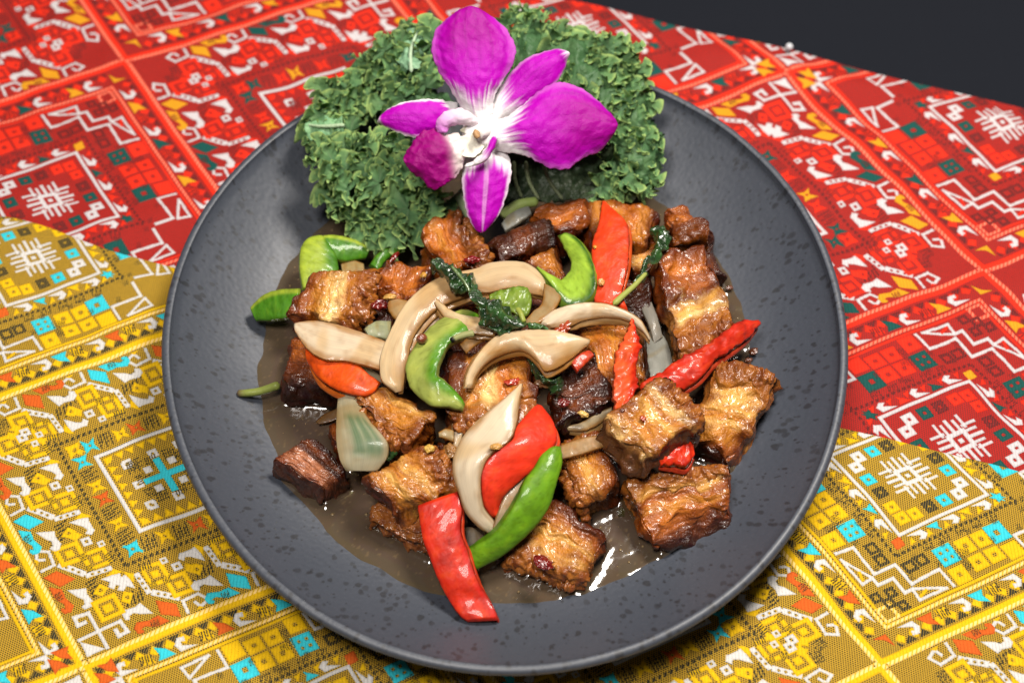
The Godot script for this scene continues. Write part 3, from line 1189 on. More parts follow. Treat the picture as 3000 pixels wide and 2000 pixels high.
	pork("dark pork scrap between golden grooved square and long lower onion", [v(-290.6,260,614.3), v(-202.4,260,563.9), v(-187.7,260,699.5), v(-260.1,260,713.6)], 0.016, "DBDB", 0, "", Vector3.ZERO, 1.4)
	pork("dark pork scrap hidden under the left end of the long onion arc", [v(-426.4,280,133.9), v(-292.7,280,133.9), v(-287.9,280,318.3), v(-419.3,280,318.3)], 0.018, "DBDB", 0, "", Vector3.ZERO, 1.0)
	pork("dark pork piece buried beneath the shallot and basil in the middle", [v(-218,300,22.2), v(154.3,300,-9.7), v(188.8,300,225.4), v(-213.4,300,256.0)], 0.020, "DBDBD", 0, "", Vector3.ZERO, 1.0)
	pork("dark pork piece buried behind the bottom green pepper", [v(-172.7,220,560.7), v(123.6,240,515), v(120.9,220,774), v(-144.1,200,873.2)], 0.013, "DBDD", 0, "", Vector3.ZERO, 1.0)


# ------------------------------------------------------------------ peppers
func pepper_tint(skin: Color, inner: Color, mode: int) -> Callable:
	var s := rng.randf() * 400.0
	return func(u: float, w: float, side: float) -> Color:
		var n := n_low.get_noise_3d(u * 90.0 + s, w * 22.0, 3.0)
		var c := skin * (1.0 + 0.22 * n)
		match mode:
			1:   # cut flesh along the second edge
				c = c.lerp(inner, sm(0.80, 0.90, w))
			2:   # cut flesh along the first edge
				c = c.lerp(inner, 1.0 - sm(0.12, 0.26, w))
			3:   # the pale inside faces up, skin shows at the first edge
				c = inner.lerp(skin, 1.0 - sm(0.04, 0.30, w))
				c = c.lerp(inner * 1.2, clampf(n, 0.0, 0.5))
			4:   # the same with the skin at the second edge
				c = inner.lerp(skin, sm(0.45, 0.85, w))
		if side < 0.5:
			c = c.lerp(inner, 0.85)
		var patch := n_mid.get_noise_3d(u * 26.0 + s, w * 7.0, 9.0)
		c *= 1.0 - 0.22 * sm(0.08, 0.5, patch)
		c = c.lerp(c * 1.25 + Color(0.05, 0.03, 0.0), sm(0.10, 0.5, -patch) * 0.4)
		c *= 1.0 - 0.30 * sm(0.80, 1.0, absf(2.0 * w - 1.0))
		c = c.lerp(c * Color(0.45, 0.38, 0.35), sm(0.30, 0.45, n_fine.get_noise_3d(u * 60.0 + s, w * 16.0, 4.0)) * 0.35)
		c.a = 1.0
		return c


func pepper(called: String, label: String, A: Array, B: Array, th: float, camber: float, skin: Color, inner: Color, mode := 0, rough := 0.0002) -> MeshInstance3D:
	var o := put(called, ribbon(A, B, th, camber, pepper_tint(skin, inner, mode), 60, 22, rough, Vector3.ZERO, 0.015, 9.0), mats.pepper)
	if called.begins_with("red") and mode < 2 and th > 0.0021:
		# the cut wall under the skin, seen along one side
		var pa := smooth_path(A, 16)
		var pb := smooth_path(B, 16)
		var a2 := []
		var b2 := []
		for k in 17:
			var w := (pb[k] - pa[k]).normalized() * 0.0013 * sin(PI * clampf(k / 16.0 * 1.1, 0.0, 1.0))
			a2.append(pb[k] - Vector3(0, 0.0002 + th * 0.4, 0))
			b2.append(pb[k] + w - Vector3(0, 0.0030, 0))
		put("cut_wall", ribbon(a2, b2, 0.0010, 0.0003, pepper_tint(skin * Color(0.85, 1.6, 1.5), skin, 0), 60, 10, 0.0002, Vector3.ZERO, 0.02, 4.0), mats.pepper, o)
	tag(o, label, "red pepper" if called.begins_with("red") else "green pepper", "red pepper strips" if called.begins_with("red") else "green pepper strips")
	return o


const RED := Color(0.47, 0.020, 0.007)
const ORANGE := Color(0.58, 0.064, 0.007)
const DEEP := Color(0.33, 0.012, 0.007)
const GREEN := Color(0.085, 0.205, 0.007)
const DARK_GREEN := Color(0.038, 0.120, 0.007)
const PALE_GREEN := Color(0.25, 0.33, 0.030)


func build_pepper() -> void:
	pepper("red_pepper_strip", "long red pepper strip hanging down to the lower rim of the plate", [v(-324.9,300,902.3), v(-305.6,260,1010.1), v(-277.9,230,1077.3), v(-249.3,200,1140.2), v(-213.9,170,1199.0), v(-180.5,160,1249.3), v(-148.9,150,1272.5)], [v(-192.8,320,859.5), v(-174.3,310,921.4), v(-177.3,280,994.4), v(-153.6,250,1052.3), v(-134.5,230,1107.4), v(-114.4,210,1154.4), v(-84.1,180,1194.9), v(-61.7,170,1232.4), v(-46.5,160,1271.0)], 0.0027, 0.0006, RED, DEEP * 1.5, 1)
	pepper("red_pepper_strip", "orange red pepper strip under the left onion wedge", [v(-742.7,380,296.3), v(-680.5,390,345.2), v(-613.9,400,355.0), v(-563.7,400,374.3), v(-513.2,390,419.3), v(-469.8,380,447.8)], [v(-731.3,360,345.6), v(-696.3,360,409.5), v(-644.5,360,453.6), v(-593.0,370,485.0), v(-522.9,370,499.6), v(-485.1,370,476.3)], 0.0027, 0.0009, ORANGE, ORANGE * 0.9)
	pepper("red_pepper_strip", "tall upright orange red pepper strip at the top right", [v(344.9,400,-373.0), v(337.7,420,-292.5), v(321.9,430,-209.8), v(305.1,430,-160.6), v(298.9,430,-71.5), v(309.7,420,8.6), v(302.1,410,72), v(307.5,400,116.1)], [v(356.4,400,-364.5), v(398.9,420,-297.6), v(430.2,430,-246.1), v(439.4,430,-185.1), v(428.8,430,-44.3), v(412.3,420,37), v(405.1,410,75.1), v(423.3,400,139.4)], 0.0022, 0.0005, Color(0.60, 0.042, 0.009), ORANGE, 0, 0.0003)
	pepper("red_pepper_strip", "thin wrinkled red pepper strip standing in the middle right", [v(434.2,460,219.7), v(413.8,470,284.3), v(380.6,470,358.8), v(366.9,460,415.2), v(357.8,450,484.2), v(353.9,440,542.4), v(363.9,420,593.7)], [v(439.1,460,219.7), v(449.0,470,291.8), v(458.4,460,344.4), v(442.2,460,410.8), v(444.2,440,477.6), v(433.3,430,521.5), v(401.7,420,575.2)], 0.0029, 0.0007, RED, Color(0.62, 0.075, 0.02), 4, 0.0014)
	pepper("red_pepper_strip", "long red pepper strip lying out to the right wall of the plate", [v(916.9,240,75.4), v(841.4,280,115.1), v(758.4,320,208.7), v(685.9,340,271.6), v(599.4,340,325.9), v(539.7,340,376.8), v(454.7,340,430.1)], [v(929.1,230,82.5), v(878.1,260,163.4), v(809.6,290,238.4), v(736.2,310,308.5), v(684.5,320,381.2), v(615.9,320,434.6), v(477.5,330,485.1)], 0.0033, 0.0009, Color(0.42, 0.020, 0.008), RED, 0, 0.0010)
	pepper("red_pepper_strip", "broad bright red pepper strip curling between long onion and bottom green pepper", [v(76.1,380,553.7), v(17.8,420,657.2), v(0,430,719.2), v(-52.9,430,764.7), v(-93.9,410,807.4), v(-105.6,380,853.6), v(-100.0,330,905.8), v(-82.6,290,927.7), v(-63.9,270,935.4)], [v(102.9,370,544.4), v(140.6,380,613.7), v(155.1,380,684.2), v(130.7,380,730.2), v(82.8,370,786.3), v(41.3,360,821.5), v(-5.9,340,857.5), v(-41.4,300,882), v(-53.2,270,928.6)], 0.0024, 0.0011, Color(0.62, 0.032, 0.012), RED, 0)
	pepper("red_pepper_strip", "small red pepper tip poking out under the bright golden striped block", [v(496.5,330,727.7), v(558.6,330,685.7), v(615.3,320,654.2), v(639.3,310,670.6)], [v(514.0,320,752.3), v(565.3,310,746.3), v(611.6,300,747.3), v(640.7,300,702.6)], 0.0027, 0.0005, RED, ORANGE, 0, 0.001)
	pepper("red_pepper_strip", "small dark red pepper scrap on the dark purple pork", [v(204.3,440,400.1), v(244.1,440,361.7), v(277.8,430,345.9)], [v(230.5,430,437.4), v(264.3,430,399.2), v(293.2,430,366.7)], 0.0021, 0.0003, Color(0.36, 0.030, 0.009), DEEP)
	pepper("red_pepper_strip", "small red pepper corner behind the broad bright red strip", [v(54.6,360,540.8), v(97.1,360,533.6), v(142.5,350,599)], [v(54.2,360,619.5), v(108.2,360,633.7), v(153.6,350,669.8)], 0.0023, 0.0003, Color(0.60, 0.040, 0.014), RED)
	pepper("green_pepper_strip", "green pepper tail sticking out at the far left of the pile", [v(-1002.4,170,-36.1), v(-951.9,200,-71.0), v(-889.0,220,-82.2), v(-807.9,240,-73.8)], [v(-978.7,150,9.2), v(-925.4,170,23.6), v(-880.9,190,31.5), v(-803.4,210,33.1)], 0.0033, 0.0005, DARK_GREEN * 1.3, PALE_GREEN * 0.8, 2)
	pepper("green_pepper_strip", "yellowish green pepper bend rising above the pale striped pork", [v(-799.9,240,-70.5), v(-815.5,260,-153.5), v(-816.5,270,-237), v(-793.9,270,-290.7), v(-745.9,260,-312.1)], [v(-738.9,220,-85.4), v(-675.9,230,-140.2), v(-679.7,240,-218.6), v(-704.0,250,-264.4), v(-735.9,250,-286.2)], 0.0033, 0.0008, DARK_GREEN * 1.4, PALE_GREEN, 4)
	pepper("green_pepper_strip", "green pepper strip running from the bend to the kale", [v(-762.4,260,-300.3), v(-709.1,250,-325.2), v(-626.7,230,-322.4), v(-553.4,210,-295.8)], [v(-738.4,250,-264.4), v(-701.1,230,-231.4), v(-649.7,210,-230.1), v(-570.4,190,-260.7)], 0.0033, 0.0007, DARK_GREEN * 1.3, PALE_GREEN, 2)
	pepper("green_pepper_strip", "short green pepper piece between kale and knobbly pork", [v(-548.0,260,-170), v(-513.2,270,-228.6), v(-461.8,270,-258.7), v(-423.0,260,-266.6)], [v(-513.4,250,-144.7), v(-497.0,250,-190.9), v(-472.1,250,-224.2), v(-429.5,250,-247.6)], 0.0031, 0.0005, DARK_GREEN * 1.2, PALE_GREEN)
	pepper("green_pepper_strip", "large curved green pepper strip in the centre with its pale inside showing", [v(-186.3,440,174.7), v(-247.1,450,217.1), v(-310.7,450,280.6), v(-347.9,450,344.9), v(-371,440,397.2), v(-373.7,430,438.8), v(-359.1,420,490.4), v(-321.9,410,532.9), v(-280.0,410,565.9), v(-224.6,410,573), v(-173.1,400,579.4)], [v(-121.5,440,194.6), v(-129.4,450,239.8), v(-171.4,460,299.7), v(-219.6,460,337), v(-243.0,460,381.4), v(-262.1,460,444.5), v(-258.9,460,473.5), v(-232.4,450,491.5), v(-201.1,430,517.2), v(-180.5,420,536.5), v(-166.0,410,558.7)], 0.0032, 0.0010, Color(0.060, 0.180, 0.005), Color(0.25, 0.29, 0.060), 4, 0.0004)
	pepper("green_pepper_strip", "stubby green pepper end behind the wilted basil", [v(-83.4,460,118.4), v(-33.6,470,101.0), v(12.5,470,88.6), v(52.4,460,90.5), v(69.8,450,120.3)], [v(-79.7,440,148.5), v(-24.8,440,171.6), v(24.8,440,196.1), v(55.8,440,194.6), v(72.1,450,151.2)], 0.0031, 0.0005, Color(0.12, 0.19, 0.018), Color(0.20, 0.26, 0.03), 0, 0.0008)
	pepper("green_pepper_strip", "hook shaped green pepper ring left of the tall red pepper", [v(174.4,400,-204.1), v(209.1,410,-209.3), v(250.6,420,-171.8), v(283.4,430,-111.8), v(305.8,430,-47.5), v(312.4,430,35.1), v(301.2,420,90.3), v(266.9,410,121.9), v(212.7,410,137.4), v(172.7,420,118.4), v(125.9,430,36.7), v(86.1,430,-28.3)], [v(187.3,390,-190.6), v(209.6,390,-135.0), v(226.7,390,-91.2), v(224.5,390,-46.1), v(203.5,390,-14.1), v(195.7,390,-4.6), v(187.9,390,3.4), v(177.7,390,8.1), v(164.8,400,7.7), v(149.2,420,8.6), v(123.9,430,-2.9), v(91.2,430,-31.5)], 0.0035, 0.0009, Color(0.030, 0.095, 0.006), Color(0.23, 0.36, 0.035), 3, 0.0004)
	pepper("green_pepper_strip", "long glossy green pepper strip crossing the lower middle of the pile", [v(126.1,370,726.9), v(94.7,380,762), v(70.7,380,808.7), v(41.2,370,843.7), v(23.5,360,882.6), v(-8.2,330,932.7), v(-58.8,280,985.1), v(-109.7,240,1007.3), v(-158.7,200,1019.1)], [v(164.7,360,712.4), v(169.6,360,773.4), v(151.1,350,840.1), v(127.1,320,909.6), v(87.2,280,954.3), v(38.9,250,998), v(-23.6,210,1033.7), v(-79.3,180,1057.7), v(-132.6,160,1079)], 0.0050, 0.0012, Color(0.105, 0.235, 0.010), GREEN, 0)


# ------------------------------------------------------------------ onions
func onion_tint(base: Color, stain: Color, mode: int) -> Callable:
	var s := rng.randf() * 400.0
	return func(u: float, w: float, side: float) -> Color:
		var n := n_low.get_noise_3d(u * 50.0 + s, w * 30.0, 1.0)
		var m := n_mid.get_noise_3d(u * 30.0 + s, w * 12.0, 5.0)
		var line := n_mid.get_noise_3d(u * 4.0 + s, w * 60.0, 7.0)
		var c := base * (1.0 + 0.14 * n + 0.07 * line)
		var e := 0.0
		if mode == 0:      # browned along the second edge
			e = sm(0.40, 1.0, w + 0.24 * n) * 0.9
		elif mode == 1:    # browned along both edges
			e = sm(0.50, 1.0, absf(2.0 * w - 1.0) + 0.30 * n) * 0.8
		elif mode == 2:    # browned along the first edge
			e = (1.0 - sm(0.02, 0.36, w + 0.16 * n)) * 0.75
		c = c.lerp(stain, clampf(e + 0.6 * maxf(0.0, m - 0.12), 0.0, 0.9))
		if mode == 3:    # raw green shows through the middle, between pale veins
			var vein := pow(absf(sin((w - 0.1 * u) * 15.0)), 18.0)
			c = c.lerp(Color(0.20, 0.30, 0.17), sm(0.22, 0.45, w + 0.1 * n) * (1.0 - sm(0.84, 0.97, w)) * sm(0.22, 0.40, u + 0.08 * n) * (1.0 - sm(0.72, 0.86, u)) * 0.95)
			c = c.lerp(Color(0.60, 0.58, 0.40), vein * 0.45 * sm(0.2, 0.4, u))
			c = c.lerp(stain, (1.0 - sm(0.02, 0.22, w + 0.1 * n)) * 0.5 + sm(0.9, 1.0, w) * 0.4)
		c = c.lerp(c * Color(0.86, 0.72, 0.52), sm(0.0, 0.5, n_low.get_noise_3d(u * 34.0 + s, 4.0, w * 6.0)) * 0.8)
		if side < 0.5:
			c = c.lerp(stain, 0.75)
		c.a = 1.0
		return c


func onion(label: String, A: Array, B: Array, th: float, camber: float, base: Color, stain: Color, mode := 0, rough := 0.00018) -> MeshInstance3D:
	var o := put("onion_slice", ribbon(A, B, th, camber, onion_tint(base, stain, mode), 64, 20, rough, Vector3.ZERO, 0.012, 8.0), mats.onion)
	tag(o, label, "onion", "cooked onion slices")
	if mode == 0:      # the next layer of the bulb peeps out under the browned edge
		var pa := smooth_path(A, 14)
		var pb := smooth_path(B, 14)
		var a2 := []
		var b2 := []
		for k in 15:
			var w := (pb[k] - pa[k])
			var reach := 0.0015 * sin(PI * k / 14.0)
			a2.append(pa[k].lerp(pb[k], 0.5) - Vector3(0, 0.0013, 0))
			b2.append(pb[k] + w.normalized() * reach - Vector3(0, 0.0017, 0))
		put("inner_layer", ribbon(a2, b2, 0.0012, 0.0002, onion_tint(base * Color(0.80, 0.62, 0.40), stain, 0), 50, 14, 0.0003, Vector3.ZERO, 0.02, 8.0), mats.onion, o)
	return o


const CREAM := Color(0.86, 0.66, 0.40)
const WHITE_ON := Color(0.95, 0.81, 0.60)
const TAN := Color(0.40, 0.20, 0.055)
const AMBER := Color(0.44, 0.20, 0.035)
const GREY_ON := Color(0.36, 0.36, 0.32)


func build_onion() -> void:
	onion("thick whitish onion wedge lying across the left of the pile", [v(-793.7,420,218.4), v(-743.3,430,214.9), v(-683.6,440,225.1), v(-617,440,243.3), v(-537.7,440,273.5), v(-434.9,440,320.1)], [v(-789.2,420,245.8), v(-757.1,420,297.1), v(-727.4,420,336), v(-672.3,420,373.2), v(-586.2,420,383.5), v(-450.1,420,424.8)], 0.0019, 0.0003, WHITE_ON, AMBER * 1.1, 1)
	onion("longest onion arc sweeping from the left up under the basil leaf", [v(-411.7,400,501.8), v(-463.2,420,459.9), v(-468.2,440,372.1), v(-441.9,450,285.1), v(-396.3,460,175.4), v(-340.5,460,98.3), v(-275.8,460,43.6), v(-201.1,460,15.2), v(-135.0,450,-8.2), v(-75.9,450,-36.9), v(21.5,440,-49.4), v(75.9,440,-27.0), v(124.8,430,27.2)], [v(-390.2,400,494.6), v(-374.9,430,405.1), v(-359.4,440,308.1), v(-312.5,450,220.1), v(-252.1,450,158.9), v(-158.7,440,105.2), v(-125.1,440,91.2), v(-83.8,440,92.7), v(0,440,70.8), v(58.9,430,86.8), v(115.4,420,91.9)], 0.0019, 0.0008, CREAM, TAN, 0)
	onion("amber onion flap hanging from the right end of the longest arc", [v(185.5,430,90.0), v(156.6,440,163.9), v(101.4,440,225.1), v(55.5,440,240.3)], [v(120.6,440,47.3), v(109.8,430,133.5), v(74.6,430,176.6), v(43.3,430,222.5)], 0.0012, 0.0003, Color(0.50, 0.36, 0.18), AMBER, 1)
	onion("thin pointed onion sliver below the wilted basil", [v(-275.5,470,139.7), v(-226.1,470,188.8), v(-181.2,470,213.2), v(-110.8,470,228.4), v(-55.3,470,251.1)], [v(-280.4,460,155.5), v(-246.8,460,216.7), v(-196.6,460,262.1), v(-143.4,460,287.7), v(-61.2,460,301.2)], 0.0016, 0.0004, CREAM, TAN, 0)
	onion("wide onion arc over the amber pork on the right", [v(99.0,430,222.5), v(148.7,450,181.9), v(223.3,460,158.6), v(289.2,460,150.9), v(356.0,460,160.1), v(421.3,450,183.5), v(470.8,430,213.4), v(503.6,390,257.9)], [v(138.4,430,243.8), v(201.5,430,237.7), v(256.6,430,210.3), v(331.4,430,195.0), v(397.0,430,201.1), v(437.9,420,215.3), v(478.9,400,242.2), v(501.5,380,266.1)], 0.0016, 0.0007, WHITE_ON, TAN, 0)
	onion("whole shallot wedge with root end lying in the very centre", [v(-171.2,430,504.2), v(-161.9,450,452.3), v(-129.6,470,395.7), v(-81.5,480,337.6), v(-40.2,490,313.4), v(40.2,500,304.0), v(137.5,500,304.0), v(203.4,490,311.9), v(252.3,480,319.7), v(278.2,470,321.7)], [v(-140.1,420,497.6), v(-129.6,430,453.4), v(-97.2,440,407.5), v(-48.7,450,379.0), v(20.7,460,363.7), v(60.8,460,378.5), v(88.5,460,409.4), v(117.3,450,445), v(169.3,460,431.3), v(234.6,460,374.0), v(275.9,460,328.1)], 0.0023, 0.0008, CREAM, AMBER, 0)
	onion("long broad onion piece curving down to the bottom middle", [v(32.6,430,485.4), v(-39.5,440,566.7), v(-119,430,639.6), v(-174.4,410,702.7), v(-200.9,390,768), v(-200.4,370,824.6), v(-182.5,340,877.8), v(-159.1,300,929.3), v(-112.1,260,967.4), v(-74.6,230,973.8)], [v(37.5,430,482.5), v(20.3,430,607.2), v(11.9,430,667.7), v(-11.8,430,723.4), v(-62.3,430,764.7), v(-94.0,410,803.3), v(-105.7,380,844.1), v(-105.7,350,886.3), v(-94.2,310,921.4), v(-65.0,270,946.1), v(-60.4,240,960.5)], 0.0019, 0.0008, WHITE_ON, Color(0.44, 0.24, 0.08), 1)
	onion("pale onion slice tucked behind the long broad piece", [v(-211.7,340,595.5), v(-211.1,330,643.3), v(-202.1,310,701.6)], [v(-118.7,360,555.2), v(-151,350,599), v(-187.1,320,651.3)], 0.0014, 0.0003, WHITE_ON * 0.85, TAN, 1)
	onion("translucent onion petal with a green patch on the lower left", [v(-622.6,330,452.9), v(-623.2,330,567.7), v(-617.7,330,661.7), v(-602.2,310,729.6), v(-581.8,290,756.7), v(-575.6,290,760.8)], [v(-564.6,350,476.3), v(-507.0,360,591.0), v(-443.1,360,676), v(-438.2,330,720.7), v(-467.3,300,754.3), v(-491.5,290,763.6)], 0.0014, 0.0010, Color(0.52, 0.47, 0.32), Color(0.48, 0.34, 0.15), 3)
	onion("narrow onion sliver under the dark purple pork", [v(170.5,300,586.1), v(243.5,310,573.7), v(304.9,320,539.7), v(357.6,330,518.6)], [v(188.9,290,589.9), v(255.4,300,599.0), v(308.5,300,570.3), v(360,320,533.9)], 0.0014, 0.0003, Color(0.50, 0.40, 0.24), TAN, 0)
	onion("flat tan onion strip across the short pork block", [v(154.3,310,676.3), v(250,320,644.2), v(332.7,320,625.8)], [v(168,310,725.4), v(249,310,700.2), v(350.1,310,662.1)], 0.0012, 0.0001, Color(0.50, 0.32, 0.14), TAN, 1)
	onion("thin onion sliver beside the long glossy green pepper", [v(-67.3,260,971.4), v(-47.1,300,929.3), v(-11.8,330,851.7), v(35.5,350,808.7)], [v(-59.1,250,971.3), v(-9.5,280,931.5), v(23.6,320,879.9), v(56.8,340,823.4)], 0.0014, 0.0003, Color(0.56, 0.42, 0.28), TAN, 0)
	onion("amber onion end between knobbly pork and long onion arc", [v(-456.7,380,87.4), v(-453.3,370,123.8), v(-419.9,370,174.9)], [v(-414.2,380,78), v(-378.2,380,96.8), v(-382.1,380,166.7)], 0.0019, 0.0005, Color(0.56, 0.38, 0.18), AMBER, 1)
	onion("pale green onion scrap above the left onion wedge", [v(-541.3,380,214.3), v(-500.4,380,180.6), v(-442.9,380,180.6)], [v(-522.9,370,246.9), v(-479.5,370,243.9), v(-441.5,370,259.1)], 0.0019, 0.0005, Color(0.42, 0.45, 0.28), Color(0.5, 0.42, 0.2), 9)
	onion("pink tinged onion scrap behind the centre green pepper", [v(-357.0,410,238.7), v(-310.3,420,210.8), v(-242.7,420,180.1)], [v(-333.6,410,272), v(-291.4,410,235.6), v(-238.3,420,210.8)], 0.0014, 0.0003, Color(0.58, 0.44, 0.32), TAN, 9)
	onion("grey translucent onion piece in the sauce right of the amber pork", [v(493.9,210,147.0), v(486,220,223.9), v(493.1,220,293.0), v(484.8,220,338.5)], [v(536.3,200,76.9), v(578.3,200,140.0), v(596.4,200,233.4), v(594.0,200,279.5)], 0.0023, 0.0008, GREY_ON, Color(0.30, 0.28, 0.22), 9)
	onion("grey onion strip beside the large right pork block", [v(491.2,240,18.1), v(519.1,240,113.3), v(530.6,220,169.7)], [v(528.9,240,-13.9), v(547.4,240,58), v(564.1,220,138.4)], 0.0014, 0.0005, Color(0.33, 0.31, 0.27), Color(0.28, 0.2, 0.12), 9)
	onion("yellowish onion chip in sauce behind the pale striped pork", [v(-666.1,200,-224.4), v(-624.7,200,-242.9), v(-575.9,200,-224.4)], [v(-656.4,200,-169.5), v(-614.8,200,-182.8), v(-571.6,200,-191.1)], 0.0014, 0.0004, Color(0.5, 0.37, 0.16), AMBER, 1)
	onion("grey see-through onion bit under the orange red pepper", [v(-570.7,360,345.6), v(-517.6,360,372.4), v(-469.1,360,409.5)], [v(-547.6,360,387.3), v(-509.1,360,419.8), v(-467.6,360,443.4)], 0.0014, 0.0003, Color(0.36, 0.31, 0.21), Color(0.3, 0.22, 0.1), 9)
	onion("silvery onion slice behind the very dark lean chunk", [v(-42.2,320,-323.3), v(0,330,-379.7), v(63.7,330,-410.4)], [v(-26.3,320,-289.6), v(26.3,330,-323.6), v(76.7,330,-369.4)], 0.0019, 0.0005, Color(0.30, 0.31, 0.29), Color(0.2, 0.16, 0.1), 9)
	onion("brown soaked onion slice lying in the left sauce", [v(-726.2,120,447.9), v(-696.1,125,418.1), v(-648.8,130,397.3)], [v(-716.8,120,456.8), v(-681.9,120,449.4), v(-644.4,125,436.1)], 0.0008, 0.0001, Color(0.24, 0.13, 0.045), Color(0.16, 0.07, 0.02), 1)
	onion("pale wet onion wedge between long red and long green pepper", [v(-186.0,170,927.5), v(-144.1,170,919.3), v(-102.1,150,941.1)], [v(-164.9,150,997.8), v(-131.7,150,979.0), v(-103.2,150,951.9)], 0.0014, 0.0003, Color(0.34, 0.29, 0.23), Color(0.28, 0.2, 0.12), 9)
	onion("little onion spike left of the long broad piece", [v(-259.9,350,638.8), v(-235.0,350,624.6), v(-204.7,350,630.3)], [v(-257.6,340,649.5), v(-230.9,340,658.0), v(-204.2,340,670.7)], 0.0011, 0.0003, Color(0.52, 0.40, 0.20), AMBER, 1)
	onion("wet onion strip behind the shallot's lower tip", [v(-190.2,430,316.1), v(-147.5,440,285.6), v(-98.5,440,270.5)], [v(-165.4,420,346.4), v(-128.9,430,316.1), v(-92.2,430,293.6)], 0.0011, 0.0003, Color(0.48, 0.30, 0.13), AMBER, 1)


# ------------------------------------------------------------------ basil
func leaf_tint(a: Color, b: Color) -> Callable:
	var s := rng.randf() * 400.0
	return func(u: float, w: float, side: float) -> Color:
		var n := n_mid.get_noise_3d(u * 22.0 + s, w * 9.0, 2.0)
		return a.lerp(b, clampf(0.3 + 1.4 * n, 0.0, 1.0))


func one(c: Color) -> Callable:
	return func(_u: float, _w: float, _s: float) -> Color: return c


func two(a: Color, b: Color, at0: float, at1: float) -> Callable:
	return func(u: float, _w: float, _s: float) -> Color: return a.lerp(b, smoothstep(at0, at1, u))


const BASIL := Color(0.012, 0.034, 0.010)
const BASIL_LIT := Color(0.030, 0.085, 0.020)


func leaf(called: String, parent: Node, A: Array, B: Array, th: float, camber: float, a: Color, b: Color, rough := 0.0012, wave := Vector3.ZERO) -> MeshInstance3D:
	return put(called, ribbon(A, B, th, camber, leaf_tint(a, b), 70, 20, rough, wave), mats.basil, parent)


